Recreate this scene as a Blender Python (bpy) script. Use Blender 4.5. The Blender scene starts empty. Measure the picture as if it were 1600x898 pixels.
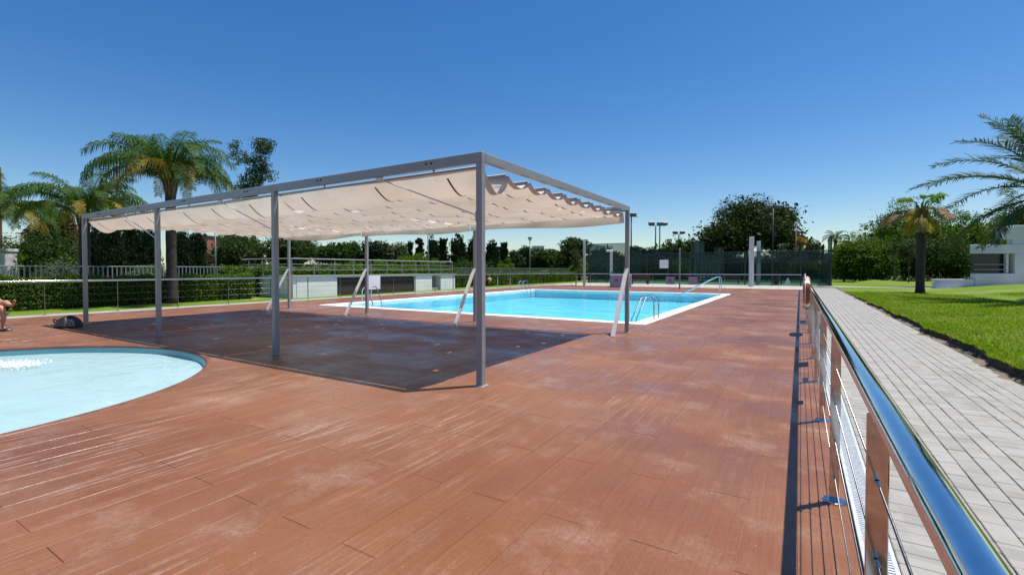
import bpy, math, random
import numpy as np
from mathutils import Vector, Matrix
R = math.radians
random.seed(7); rng = np.random.default_rng(7)
scn = bpy.context.scene
col = scn.collection
# ---------------------------------------------------------------- camera
F, HC, HOR, CX = 740.0, 1.4, 421.0, 800.0       # focal length and horizon in photo pixels, eye height in metres
YAW = math.atan(450 / 740.0)
cd = bpy.data.cameras.new('camera'); cam = bpy.data.objects.new('camera', cd); col.objects.link(cam)
cam.location = (0, 0, HC); cam.rotation_euler = (R(90 - 1.08), 0, YAW)
cd.sensor_width = 36; cd.lens = F / 1600 * 36; cd.shift_y = -14.05 / 1600
cd.clip_start = 0.02; cd.clip_end = 6000
scn.camera = cam
# ---------------------------------------------------------------- sky and sun
SUN = Vector((0.2035, 0.2305, 0.949)).normalized()
w = bpy.data.worlds.new('World'); scn.world = w; w.use_nodes = True
nt = w.node_tree; bg = nt.nodes['Background']
sky = nt.nodes.new('ShaderNodeTexSky'); sky.sky_type = 'NISHITA'; sky.sun_disc = False
sky.sun_elevation = math.asin(SUN.z); sky.sun_rotation = math.atan2(SUN.x, SUN.y)
sky.air_density = 1.0; sky.dust_density = 0.35; sky.ozone_density = 2.6; sky.altitude = 0
hs = nt.nodes.new('ShaderNodeHueSaturation'); hs.inputs['Hue'].default_value = .505; hs.inputs['Saturation'].default_value = 1.36
nt.links.new(sky.outputs[0], hs.inputs['Color']); nt.links.new(hs.outputs[0], bg.inputs[0]); bg.inputs[1].default_value = 0.092
sd = bpy.data.lights.new('sun', 'SUN'); sd.energy = 5.0; sd.angle = R(0.53); sd.color = (1, 0.955, 0.89)
so = bpy.data.objects.new('sun', sd); col.objects.link(so); so.rotation_euler = SUN.to_track_quat('Z', 'Y').to_euler()
so.location = (0, 0, 60)
vs = scn.view_settings; vs.view_transform = 'Standard'; vs.look = 'None'; vs.exposure = 0.45; vs.gamma = 1; vs.use_curve_mapping = False

# ---------------------------------------------------------------- helpers
def P(px, d, z=0.0):
    "ground position of photo column px at forward distance d"
    u = (px - CX) / F
    return Vector((d * (-math.sin(YAW) + math.cos(YAW) * u), d * (math.cos(YAW) + math.sin(YAW) * u), z))
def Z(py, d): return HC + (HOR - py) / F * d

class MB:
    def __init__(s): s.v = []; s.f = []
    def add(s, v, f):
        o = len(s.v); s.v += [tuple(p) for p in v]; s.f += [tuple(i + o for i in q) for q in f]; return s
    def box(s, a, b, M=None):
        x0, y0, z0 = a; x1, y1, z1 = b
        v = [Vector(p) for p in ((x0,y0,z0),(x1,y0,z0),(x1,y1,z0),(x0,y1,z0),(x0,y0,z1),(x1,y0,z1),(x1,y1,z1),(x0,y1,z1))]
        if M: v = [M @ p for p in v]
        return s.add(v, [(0,3,2,1),(4,5,6,7),(0,1,5,4),(1,2,6,5),(2,3,7,6),(3,0,4,7)])
    def bbox(s, a, b, c=0.006):
        "box with chamfered vertical and top edges"
        x0, y0, z0 = a; x1, y1, z1 = b
        def ring(x0, y0, x1, y1, k, z): return [(x0+k,y0,z),(x1-k,y0,z),(x1,y0+k,z),(x1,y1-k,z),(x1-k,y1,z),(x0+k,y1,z),(x0,y1-k,z),(x0,y0+k,z)]
        v = ring(x0,y0,x1,y1,c,z0) + ring(x0,y0,x1,y1,c,z1-c) + ring(x0+c,y0+c,x1-c,y1-c,c*.5,z1)
        f = [tuple(range(7,-1,-1)), tuple(range(16,24))]
        for r in (0, 8):
            for i in range(8): f.append((r+i, r+(i+1)%8, r+8+(i+1)%8, r+8+i))
        return s.add(v, f)
    def tube(s, pts, rad, n=10, cap=True):
        pts = [Vector(p) for p in pts]
        rad = [rad]*len(pts) if not hasattr(rad, '__len__') else rad
        v = []; f = []; ref = None
        for i, p in enumerate(pts):
            t = (pts[min(i+1, len(pts)-1)] - pts[max(i-1, 0)]).normalized()
            if ref is None: ref = t.orthogonal().normalized()
            a = (ref - t * ref.dot(t)).normalized(); ref = a; b = t.cross(a)
            for k in range(n):
                th = 2*math.pi*k/n; v.append(p + (a*math.cos(th) + b*math.sin(th))*rad[i])
        for i in range(len(pts)-1):
            for k in range(n): f.append((i*n+k, i*n+(k+1)%n, (i+1)*n+(k+1)%n, (i+1)*n+k))
        if cap: f += [tuple(range(n-1,-1,-1)), tuple(range((len(pts)-1)*n, len(pts)*n))]
        return s.add(v, f)
    def disc(s, c, r, h, n=20, c2=0.3):
        x, y, z = c; return s.tube([(x,y,z),(x,y,z+h*(1-c2)),(x,y,z+h)], [r, r, r*(1-c2*.4)], n)
    def build(s, name, mat, parent=None, smooth=False, loc=None):
        m = bpy.data.meshes.new(name); m.from_pydata([tuple(p) for p in s.v], [], s.f); m.update()
        return link(name, m, mat, parent, smooth, loc)
def link(name, m, mat, parent=None, smooth=False, loc=None):
    if mat is not None and not m.materials: m.materials.append(mat)
    if smooth:
        m.polygons.foreach_set('use_smooth', [True]*len(m.polygons))
        if smooth == 'auto':
            m.set_sharp_from_angle(angle=R(40))
    o = bpy.data.objects.new(name, m); col.objects.link(o)
    if parent: o.parent = parent
    if loc is not None: o.location = loc
    return o
def npmesh(name, V, nside):
    "mesh of separate nside-gons from an (n, nside, 3) array"
    n = len(V); m = bpy.data.meshes.new(name)
    m.vertices.add(n*nside); m.vertices.foreach_set('co', np.ascontiguousarray(V, dtype=np.float32).ravel())
    m.loops.add(n*nside); m.loops.foreach_set('vertex_index', np.arange(n*nside, dtype=np.int32))
    m.polygons.add(n); m.polygons.foreach_set('loop_start', np.arange(0, n*nside, nside, dtype=np.int32))
    m.update(calc_edges=True); return m
def thing(name, label, cat, loc=(0,0,0), rz=0.0, group=None):
    o = bpy.data.objects.new(name, None); col.objects.link(o); o.empty_display_size = 0.2
    o.location = loc; o.rotation_euler = (0,0,rz); tag(o, label, cat, group); return o
def tag(o, label=None, cat=None, group=None, kind=None):
    if label: o['label'] = label
    if cat: o['category'] = cat
    if group: o['group'] = group
    if kind: o['kind'] = kind
    return o
def copy_tree(o, parent=None):
    c = o.copy(); col.objects.link(c); c.parent = parent
    for ch in o.children: copy_tree(ch, c)
    return c

# ---------------------------------------------------------------- materials
def newmat(name):
    m = bpy.data.materials.new(name); m.use_nodes = True; t = m.node_tree
    return m, t, t.nodes['Principled BSDF'], (lambda k: t.nodes.new('ShaderNode'+k)), t.links.new
def wpos(N, L, scale=(1,1,1)):
    g = N('NewGeometry'); mp = N('Mapping'); mp.inputs['Scale'].default_value = scale
    L(g.outputs['Position'], mp.inputs['Vector']); return mp.outputs[0]
def noise(N, L, vec, scale, det=4, rough=.55):
    n = N('TexNoise'); n.inputs['Scale'].default_value = scale; n.inputs['Detail'].default_value = det; n.inputs['Roughness'].default_value = rough
    L(vec, n.inputs['Vector']); return n.outputs['Fac']
def ramp(N, L, fac, stops):
    r = N('ValToRGB'); e = r.color_ramp.elements
    while len(e) < len(stops): e.new(0.5)
    for k, (p, c) in enumerate(stops):
        e[k].position = p; e[k].color = (*c, 1) if hasattr(c, '__len__') else (c, c, c, 1)
    L(fac, r.inputs[0]); return r.outputs[0]
def mixc(N, L, fac, a, b, mode='MIX'):
    x = N('Mix'); x.data_type = 'RGBA'; x.blend_type = mode
    for sock, val in ((x.inputs[0], fac), (x.inputs[6], a), (x.inputs[7], b)):
        if hasattr(val, 'links'): L(val, sock)
        elif hasattr(val, '__len__'): sock.default_value = (*val, 1)
        else: sock.default_value = val
    return x.outputs[2]
def math_(N, L, op, a, b):
    x = N('Math'); x.operation = op
    for s, v in ((x.inputs[0], a), (x.inputs[1], b)):
        if hasattr(v, 'links'): L(v, s)
        else: s.default_value = v
    return x.outputs[0]
def bump(N, L, h, strength, dist=0.01):
    b = N('Bump'); b.inputs['Strength'].default_value = strength; b.inputs['Distance'].default_value = dist
    L(h, b.inputs['Height']); return b.outputs[0]
def pm(name, c, rough=.5, metal=0., var=.15, scale=3., bmp=0., bscale=40., stretch=(1,1,1), spec=.5):
    m, t, b, N, L = newmat(name)
    v = wpos(N, L, stretch); n = noise(N, L, v, scale, 5)
    lo = tuple(x*(1-var) for x in c); hi = tuple(min(1, x*(1+var)) for x in c)
    L(ramp(N, L, n, [(.3, lo), (.7, hi)]), b.inputs['Base Color'])
    L(ramp(N, L, n, [(.3, max(.02, rough*.85)), (.7, min(1, rough*1.15))]), b.inputs['Roughness'])
    b.inputs['Metallic'].default_value = metal; b.inputs['Specular IOR Level'].default_value = spec
    if bmp: L(bump(N, L, noise(N, L, v, bscale, 4), bmp), b.inputs['Normal'])
    return m
def leafmat(name, c1, c2, trans=.35, tint=(1.25, 1.3, .5), rough=.5):
    m, t, b, N, L = newmat(name)
    g = N('NewGeometry'); n = noise(N, L, g.outputs['Position'], .6, 3)
    f = math_(N, L, 'ADD', math_(N, L, 'MULTIPLY', g.outputs['Random Per Island'], .6), math_(N, L, 'MULTIPLY', n, .5))
    c = ramp(N, L, f, [(.15, c1), (.85, c2)])
    L(c, b.inputs['Base Color']); b.inputs['Roughness'].default_value = rough+.1; b.inputs['Specular IOR Level'].default_value = .14
    tr = N('BsdfTranslucent'); L(mixc(N, L, 1.0, c, tint, 'MULTIPLY'), tr.inputs[0])
    x = N('MixShader'); x.inputs[0].default_value = trans; L(b.outputs[0], x.inputs[1]); L(tr.outputs[0], x.inputs[2])
    L(x.outputs[0], t.nodes['Material Output'].inputs[0]); return m
def seethrough(name, tint, mixfac, c, rough=.1, fres=False):
    "surface that lets part of the light straight through: wire mesh seen from afar, glass"
    m, t, b, N, L = newmat(name)
    b.inputs['Base Color'].default_value = (*c, 1); b.inputs['Roughness'].default_value = rough
    tr = N('BsdfTransparent'); tr.inputs[0].default_value = (*tint, 1)
    x = N('MixShader'); x.inputs[0].default_value = mixfac
    L(tr.outputs[0], x.inputs[1]); L(b.outputs[0], x.inputs[2]); L(x.outputs[0], t.nodes['Material Output'].inputs[0]); return m

def deck_material():
    m, t, b, N, L = newmat('stamped_deck')
    g = N('NewGeometry'); sp = N('SeparateXYZ'); L(g.outputs['Position'], sp.inputs[0])
    pos = g.outputs['Position']
    fx = math_(N, L, 'FLOOR', math_(N, L, 'DIVIDE', sp.outputs[0], .25), 0)
    half = math_(N, L, 'MULTIPLY', math_(N, L, 'ABSOLUTE', math_(N, L, 'MODULO', fx, 2), 0), .8)
    fy = math_(N, L, 'FLOOR', math_(N, L, 'DIVIDE', math_(N, L, 'ADD', sp.outputs[1], half), 1.6), 0)
    cb = N('CombineXYZ'); L(fx, cb.inputs[0]); L(fy, cb.inputs[1])
    wn = N('TexWhiteNoise'); L(cb.outputs[0], wn.inputs['Vector'])
    big = noise(N, L, pos, .55, 4, .6)
    c = ramp(N, L, big, [(.3, (.182, .063, .024)), (.52, (.220, .085, .036)), (.72, (.262, .116, .058))])
    c = mixc(N, L, .5, c, ramp(N, L, wn.outputs[0], [(0, .82), (1, 1.0)]), 'MULTIPLY')
    # wood grain
    gv = wpos(N, L, (60, 2.2, 1)); gr = noise(N, L, gv, 1.0, 5, .65)
    c = mixc(N, L, .5, c, ramp(N, L, gr, [(.3, .7), (.65, 1.0)]), 'MULTIPLY')
    # pale streaks along the boards, in patches
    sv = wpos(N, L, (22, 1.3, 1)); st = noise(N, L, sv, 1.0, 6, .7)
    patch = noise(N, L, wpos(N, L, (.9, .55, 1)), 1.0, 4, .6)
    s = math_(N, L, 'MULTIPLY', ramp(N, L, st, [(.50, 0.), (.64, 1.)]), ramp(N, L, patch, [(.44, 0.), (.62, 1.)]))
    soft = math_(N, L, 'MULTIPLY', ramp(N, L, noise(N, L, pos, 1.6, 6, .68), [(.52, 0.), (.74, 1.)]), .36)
    streak_amt = ramp(N, L, math_(N, L, 'ADD', math_(N, L, 'DIVIDE', sp.outputs[0], -8.0), math_(N, L, 'MULTIPLY', big, .3)), [(.25, .16), (.62, .66)])   # streaks get stronger towards the paddling pool side
    pale_fac = math_(N, L, 'MAXIMUM', math_(N, L, 'MULTIPLY', s, streak_amt), soft)
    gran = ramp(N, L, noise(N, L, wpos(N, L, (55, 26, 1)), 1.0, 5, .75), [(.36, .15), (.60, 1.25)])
    pale_fac = math_(N, L, 'MULTIPLY', pale_fac, gran)
    c = mixc(N, L, pale_fac, c, (.44, .335, .28))
    dirt = ramp(N, L, noise(N, L, wpos(N, L, (1, 1, 1)), 34, 5, .7), [(.30, .72), (.52, 1.0)])
    c = mixc(N, L, .6, c, dirt, 'MULTIPLY')
    speck = ramp(N, L, noise(N, L, pos, 70, 2, .5), [(.735, 0.), (.76, .6)])
    c = mixc(N, L, speck, c, (.55, .46, .38))
    L(c, b.inputs['Base Color'])
    wet = ramp(N, L, noise(N, L, wpos(N, L, (.5, .8, 1)), 1.0, 5, .62), [(.40, .19), (.60, .52)])
    L(math_(N, L, 'ADD', wet, math_(N, L, 'MULTIPLY', gr, .12)), b.inputs['Roughness'])
    b.inputs['Specular IOR Level'].default_value = .34
    h = math_(N, L, 'ADD', math_(N, L, 'MULTIPLY', gr, .8), math_(N, L, 'MULTIPLY', noise(N, L, pos, 130, 3), .35))
    L(bump(N, L, h, .55, .006), b.inputs['Normal'])
    return m

def water_material(name, tint, amp, scale, refl, jet=None, wz_=-.06):
    m, t, b, N, L = newmat(name)
    t.nodes.remove(b)
    v = wpos(N, L, (1, 1.25, 1)); h = math_(N, L, 'ADD', noise(N, L, v, scale, 3, .5), math_(N, L, 'MULTIPLY', noise(N, L, v, scale*.3, 2), 1.6))
    if jet:      # choppy water where the inlet bubbles up
        dn = N('VectorMath'); dn.operation = 'DISTANCE'; g2 = N('NewGeometry'); L(g2.outputs['Position'], dn.inputs[0]); dn.inputs[1].default_value = (*jet, wz_)
        mk = ramp(N, L, math_(N, L, 'DIVIDE', dn.outputs['Value'], 1.6), [(.1, 1.), (1., 0.)])
        h = math_(N, L, 'ADD', h, math_(N, L, 'MULTIPLY', math_(N, L, 'MULTIPLY', noise(N, L, v, 7, 4, .7), mk), 26.0))
    nb = bump(N, L, h, amp, .08)
    tr = N('BsdfTransparent'); tr.inputs[0].default_value = (*tint, 1)
    gl = N('BsdfGlossy'); gl.inputs['Roughness'].default_value = .04; gl.inputs[0].default_value = (.95, .97, 1, 1); L(nb, gl.inputs['Normal'])
    fr = N('Fresnel'); fr.inputs['IOR'].default_value = 1.33; L(nb, fr.inputs['Normal'])
    x = N('MixShader'); L(math_(N, L, 'MULTIPLY', fr.outputs[0], refl), x.inputs[0])
    L(tr.outputs[0], x.inputs[1]); L(gl.outputs[0], x.inputs[2]); L(x.outputs[0], t.nodes['Material Output'].inputs[0])
    return m
def grass_ground(name, c1, c2, dry):
    m, t, b, N, L = newmat(name)
    v = wpos(N, L); f = noise(N, L, v, 9, 6, .7); big = noise(N, L, v, .35, 4)
    c = ramp(N, L, f, [(.3, c1), (.7, c2)])
    c = mixc(N, L, ramp(N, L, big, [(.5, 0.), (.72, .7)]), c, dry)
    L(c, b.inputs['Base Color']); b.inputs['Roughness'].default_value = .9; b.inputs['Specular IOR Level'].default_value = .15
    L(bump(N, L, noise(N, L, v, 45, 4, .7), .9, .03), b.inputs['Normal']); return m
def blade_material():
    m = leafmat('grass_blade', (.115, .20, .008), (.235, .33, .022), .45); t = m.node_tree
    N = lambda k: t.nodes.new('ShaderNode'+k); L = t.links.new
    rp = [n_ for n_ in t.nodes if n_.type == 'VALTORGB'][0]
    g = N('NewGeometry'); f = ramp(N, L, noise(N, L, g.outputs['Position'], .75, 5, .65), [(.48, 0.), (.70, .75)])
    c = mixc(N, L, f, rp.outputs[0], (.36, .35, .13))
    for lk in list(rp.outputs[0].links):
        if lk.to_node.type != 'MIX' or lk.to_node.blend_type == 'MULTIPLY': L(c, lk.to_socket)
    return m
def fabric_material():
    m, t, b, N, L = newmat('canopy_cloth')
    v = wpos(N, L); f = noise(N, L, v, 1.4, 5)
    c = ramp(N, L, f, [(.3, (.63, .57, .50)), (.5, (.71, .66, .60)), (.7, (.76, .72, .66))])
    L(c, b.inputs['Base Color']); b.inputs['Roughness'].default_value = .85; b.inputs['Specular IOR Level'].default_value = .1
    L(bump(N, L, noise(N, L, wpos(N, L, (9, 2, 2)), 1, 4), .25, .02), b.inputs['Normal'])
    tr = N('BsdfTranslucent'); L(mixc(N, L, 1., c, (1.0, .93, .86), 'MULTIPLY'), tr.inputs[0])
    x = N('MixShader'); x.inputs[0].default_value = .29; L(b.outputs[0], x.inputs[1]); L(tr.outputs[0], x.inputs[2])
    L(x.outputs[0], t.nodes['Material Output'].inputs[0]); return m

M = dict(
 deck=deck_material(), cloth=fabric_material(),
 joint=pm('deck_joint', (.27, .16, .105), .8, var=.35, scale=2.5),
 lip=pm('deck_edge_brown', (.15, .06, .032), .45, var=.3, scale=4, bmp=.3),
 water=water_material('pool_water', (.70, .955, .985), .22, 3.0, .60),
 kwater=water_material('paddling_pool_water', (.93, .985, .995), .20, 3.6, .55),
 tile=pm('pool_tile', (.23, .60, .72), .35, var=.06, scale=.8),
 ktile=pm('paddling_pool_floor', (.38, .49, .51), .4, var=.04, scale=.8),
 kside=pm('paddling_pool_side', (.14, .34, .38), .4, var=.08, scale=2),
 coping=pm('white_coping', (.78, .78, .76), .6, var=.07, scale=2, bmp=.2),
 alu=pm('grey_painted_metal', (.265, .268, .28), .42, var=.07, scale=5, bmp=.06, bscale=60),
 pale=pm('pale_grey_metal', (.60, .60, .60), .45, var=.08, scale=6),
 steel=pm('polished_steel', (.62, .63, .65), .06, 1., var=.05, scale=30),
 satin=pm('satin_steel', (.55, .53, .51), .09, 1., var=.2, scale=25),
 cable=pm('steel_cable', (.17, .17, .17), .3, 1., var=.1, scale=60),
 dark=pm('dark_strip', (.10, .085, .075), .8),
 black=pm('black_plastic', (.02, .02, .022), .45),
 brick=None, mortar=pm('path_joint_sand', (.085, .07, .055), .95, var=.3, scale=12, bmp=.5),
 concrete=pm('pale_concrete', (.36, .34, .31), .85, var=.12, scale=1.5, bmp=.3),
 grate=pm('galvanised_grate', (.62, .64, .64), .4, .4, var=.1, scale=20),
 lawn=grass_ground('lawn_green', (.085, .145, .010), (.14, .215, .018), (.24, .25, .09)),
 ground=grass_ground('rough_ground', (.05, .085, .02), (.10, .14, .035), (.17, .15, .08)),
 turf=pm('court_turf', (.055, .12, .05), .9, var=.15, scale=4),
 soil=pm('dark_soil', (.028, .019, .012), .95, var=.5, scale=14, bmp=1., bscale=50),
 sand=pm('dry_soil', (.15, .118, .08), .95, var=.35, scale=10, bmp=.8, bscale=60),
 blade=blade_material(),
 white=pm('white_render', (.78, .78, .77), .8, var=.06, scale=1.2, bmp=.15),
 whitep=pm('white_board', (.80, .80, .80), .5, var=.04, scale=4),
 oldwhite=pm('weathered_white', (.55, .53, .50), .9, var=.35, scale=2.5, bmp=.4),
 slat=pm('dark_wood_slat', (.045, .032, .024), .6, var=.4, scale=6),
 picket=pm('galvanised_fence', (.22, .245, .26), .5, .3, var=.1, scale=10),
 dgreen=pm('dark_green_steel', (.010, .030, .024), .45, var=.1),
 mesh=seethrough('green_wire_mesh', (.90, .96, .96), .40, (.010, .035, .030), .6),
 glass=seethrough('court_glass', (.74, .84, .82), .10, (.03, .07, .07), .04),
 bench=pm('brown_bench_slat', (.085, .035, .022), .5, var=.2, scale=10),
 pot=pm('terracotta_pot', (.16, .055, .035), .7, var=.2, scale=10),
 lavender=pm('lavender_grey_panel', (.36, .34, .40), .6, var=.05),
 emblem=pm('purple_print', (.30, .10, .24), .6),
 orange=pm('faded_red_plastic', (.25, .05, .022), .45, var=.25, scale=12),
 pink=pm('bleached_red_plastic', (.62, .27, .20), .5, var=.12, scale=12),
 rope=pm('white_rope', (.75, .70, .62), .8),
 skin=pm('skin', (.46, .235, .15), .5, var=.12, scale=9),
 hair=pm('dark_hair', (.03, .02, .015), .6), short=pm('navy_cloth', (.035, .055, .11), .8, var=.3),
 sandal=pm('grey_sandal', (.10, .11, .14), .7, var=.3, scale=20),
 bagd=pm('black_bag_cloth', (.022, .022, .028), .7, var=.3, scale=18),
 bagp=pm('patterned_bag_cloth', (.15, .14, .12), .8, var=.95, scale=30),
 bark=pm('bark', (.10, .075, .055), .95, var=.45, scale=7, bmp=1., bscale=18, stretch=(3,3,1)),
 palmbark=pm('palm_bark', (.042, .033, .028), .95, var=.5, scale=6, bmp=1., bscale=9, stretch=(1,1,4)),
 boot=pm('palm_frond_base', (.14, .10, .06), .9, var=.4, scale=8),
 brickwall=pm('red_brick_wall', (.30, .10, .07), .9, var=.2, scale=3),
 far=pm('far_wall', (.62, .58, .54), .9, var=.06), win=pm('far_window', (.012, .014, .016), .25), wshade=pm('white_render_shade', (.58, .58, .58), .8, var=.06, scale=1.2, bmp=.15),  # wshade: darker copy of the white render, shade put into its colour
 lamp=pm('floodlight_housing', (.13, .14, .15), .5, var=.1), lens=pm('lamp_glass', (.45, .47, .5), .15),
 red=pm('flag_red', (.55, .03, .02), .8), yellow=pm('flag_yellow', (.80, .46, .02), .8),
 rust=pm('rusty_pole', (.20, .09, .05), .8, var=.3),
)
def brick_material():
    m, t, b, N, L = newmat('path_brick')
    g = N('NewGeometry'); oi = N('ObjectInfo')
    sp = N('SeparateXYZ'); L(g.outputs['Position'], sp.inputs[0])
    cb = N('CombineXYZ'); L(math_(N, L, 'FLOOR', math_(N, L, 'DIVIDE', math_(N, L, 'SUBTRACT', sp.outputs[0], .63), .123), 0), cb.inputs[0]); L(math_(N, L, 'FLOOR', math_(N, L, 'DIVIDE', sp.outputs[1], .123), 0), cb.inputs[1])
    wn = N('TexWhiteNoise'); L(cb.outputs[0], wn.inputs['Vector'])
    f = math_(N, L, 'ADD', math_(N, L, 'MULTIPLY', wn.outputs[0], .38), math_(N, L, 'MULTIPLY', noise(N, L, g.outputs['Position'], .9, 6, .7), .78))
    c = ramp(N, L, f, [(.2, (.215, .20, .175)), (.5, (.275, .265, .24)), (.85, (.32, .31, .285))])
    st = ramp(N, L, noise(N, L, g.outputs['Position'], 14, 4, .6), [(.56, 0.), (.76, .6)])
    c = mixc(N, L, st, c, (.19, .16, .125))
    L(c, b.inputs['Base Color']); b.inputs['Roughness'].default_value = .85; b.inputs['Specular IOR Level'].default_value = .25
    L(bump(N, L, noise(N, L, g.outputs['Position'], 160, 4), .5, .004), b.inputs['Normal']); return m
M['brick'] = brick_material()
LF = dict(
 queen=leafmat('queen_palm_leaf', (.035, .085, .018), (.085, .15, .032), .35), straw=leafmat('yellowing_palm_leaf', (.22, .18, .035), (.34, .27, .07), .35),
 date=leafmat('date_palm_leaf', (.030, .060, .030), (.075, .115, .055), .25), dead=leafmat('dead_palm_leaf', (.20, .13, .07), (.32, .23, .14), .2),
 dark=leafmat('dark_conifer', (.007, .016, .006), (.022, .042, .012), .15), pine=leafmat('pine_needle', (.013, .026, .006), (.045, .066, .013), .2),
 mid=leafmat('mid_green_leaf', (.016, .038, .008), (.052, .092, .016), .3), bright=leafmat('bright_green_leaf', (.075, .15, .015), (.17, .27, .03), .4),
 olive=leafmat('olive_leaf', (.06, .085, .035), (.13, .16, .075), .25), gum=leafmat('gum_leaf', (.022, .045, .014), (.066, .098, .032), .3),
 hedge=leafmat('hedge_leaf', (.030, .075, .008), (.13, .20, .022), .35), brownish=leafmat('brownish_leaf', (.08, .06, .025), (.15, .12, .05), .3),
 lush=leafmat('lush_leaf', (.016, .048, .005), (.095, .17, .018), .4))

# ================================================================= THE SETTING
DX0, DX1, DY0, DY1 = -19.25, 0.26, -9.0, 38.5
PX0, PX1, PY0, PY1 = -16.1, -3.32, 11.9, 29.3        # outer edge of the white pool edging
KX, KY, KR = -9.08, 0.68, 3.36                       # round paddling pool
# ground sheet with a hole where deck, path and pools are
g = MB()
hx0, hx1, hy0, hy1 = -19.3, 2.4, -9.0, 38.55
B = 2500
for (x0, y0, x1, y1) in ((-B,-B,B,hy0), (-B,hy1,B,B), (-B,hy0,hx0,hy1), (hx1,hy0,B,hy1)):
    g.add([(x0,y0,-.03),(x1,y0,-.03),(x1,y1,-.03),(x0,y1,-.03)], [(0,1,2,3)])
tag(g.build('ground', M['ground']), kind='structure')

def kid_span(x, r=KR):
    d = r*r - (x-KX)**2
    return (KY-math.sqrt(d), KY+math.sqrt(d)) if d > 0 else None
def free_spans(x, y0, y1, rk=KR+.045):
    "parts of the column x between y0 and y1 that lie outside both pools"
    cuts = []
    k = kid_span(x, rk)
    if k: cuts.append(k)
    if PX0 < x < PX1: cuts.append((PY0, PY1))
    out = [(y0, y1)]
    for a, b in cuts:
        nx = []
        for p, q in out:
            if b <= p or a >= q: nx.append((p, q)); continue
            if a > p: nx.append((p, a))
            if b < q: nx.append((b, q))
        out = nx
    return out
deck = thing('deck', 'reddish brown stamped plank deck around the two pools', 'deck'); deck['kind'] = 'structure'
del deck['category']
base = MB(); x = DX0
while x < DX1 - 1e-6:
    x2 = min(x + .0625, DX1)
    for a, b in free_spans((x+x2)/2, DY0, DY1): base.add([(x,a,-.0045),(x2,a,-.0045),(x2,b,-.0045),(x,b,-.0045)], [(0,1,2,3)])
    x = x2
base.build('slab', M['joint'], deck)
# planks .25 x 1.6 m, every other row shifted by half a length
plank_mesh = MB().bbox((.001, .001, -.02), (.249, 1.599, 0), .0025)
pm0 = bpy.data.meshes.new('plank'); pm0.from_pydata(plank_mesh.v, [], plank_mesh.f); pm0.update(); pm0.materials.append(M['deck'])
whole = []; rest = MB()
i0 = math.floor(DX0/.25); i1 = math.ceil(DX1/.25)
for i in range(i0, i1):
    xa, xb = max(i*.25, DX0), min(i*.25+.25, DX1)
    off = -.8*(abs(i) % 2)
    for j in range(math.floor((DY0-off)/1.6), math.ceil((DY1-off)/1.6)):
        ya, yb = max(j*1.6+off, DY0), min(j*1.6+off+1.6, DY1)
        n = 8; xs = [xa+.002+(xb-xa-.004)*k/n for k in range(n+1)]
        sp = [free_spans(q, ya+.002, yb-.002) for q in xs]
        if all(len(s) == 1 and abs(s[0][0]-ya-.002) < 1e-6 and abs(s[0][1]-yb+.002) < 1e-6 for s in sp):
            whole.append((xa, xb, ya, yb)); continue
        for k in range(n):
            if not sp[k] or not sp[k+1]: continue
            for q in range(min(len(sp[k]), len(sp[k+1]))):
                (a0, b0), (a1, b1) = sp[k][q if len(sp[k]) == len(sp[k+1]) else -1 if q else 0], sp[k+1][q]
                rest.add([(xs[k],a0,0),(xs[k+1],a1,0),(xs[k+1],b1,0),(xs[k],b0,0)], [(0,1,2,3)])
                if k == 0 or k == n-1: pass
fwd = Vector((-math.sin(YAW), math.cos(YAW))); rgt = Vector((math.cos(YAW), math.sin(YAW)))
def shown(q):
    c = Vector(((q[0]+q[1])/2, (q[2]+q[3])/2)); d = c.dot(fwd); u = c.dot(rgt)
    if d < .9 or abs(u/d) > 1.12: return 1e6
    return d
whole.sort(key=shown); cnt = 0
for xa, xb, ya, yb in whole:
    if cnt < 300 and abs(xb-xa-.25) < 1e-6 and abs(yb-ya-1.6) < 1e-6:
        o = bpy.data.objects.new('plank', pm0); col.objects.link(o); o.parent = deck
        o.location = (xa, ya, random.uniform(-.0008, .0006)); cnt += 1
    else: rest.bbox((xa+.001, ya+.001, -.02), (xb-.001, yb-.001, random.uniform(-.0008, .0006)), .0025)
for q in range(9): rest.bbox((.268+.25*q,-9,-.02),(.268+.25*q+.246,.35,.004),.004)  # unseen deck strip added behind the camera so the steel posts reflect brown
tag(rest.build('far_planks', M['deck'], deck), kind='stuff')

# ---- swimming pool
pool = thing('swimming_pool', 'large rectangular blue swimming pool with white edging', 'pool', (PX0, PY0, 0))
def under(m, name, mat, par, smooth=False):
    o = m.build(name, mat, par, smooth); o.matrix_parent_inverse = Matrix.Translation(par.location).inverted(); return o
ew = .38; ix0, ix1, iy0, iy1 = PX0+ew, PX1-ew, PY0+ew, PY1-ew
wz, dz = -.055, -.52
c = MB()
for a, b in (((PX0,PY0,-.2),(PX1,iy0,.022)), ((PX0,iy1,-.2),(PX1,PY1,.022)), ((PX0,iy0,-.2),(ix0,iy1,.0215)), ((ix1,iy0,-.2),(PX1,iy1,.0215))): c.bbox(a, b, .01)
under(c, 'edging', M['coping'], pool)
c = MB(); v = [(ix0,iy0,dz),(ix1,iy0,dz),(ix1,iy1,dz),(ix0,iy1,dz),(ix0,iy0,-.19),(ix1,iy0,-.19),(ix1,iy1,-.19),(ix0,iy1,-.19)]
c.add(v, [(0,1,2,3),(0,4,5,1),(1,5,6,2),(2,6,7,3),(3,7,4,0)]); under(c, 'basin', M['tile'], pool)
c = MB().add([(ix0,iy0,wz),(ix1,iy0,wz),(ix1,iy1,wz),(ix0,iy1,wz)], [(0,1,2,3)]); under(c, 'water', M['water'], pool)
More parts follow.
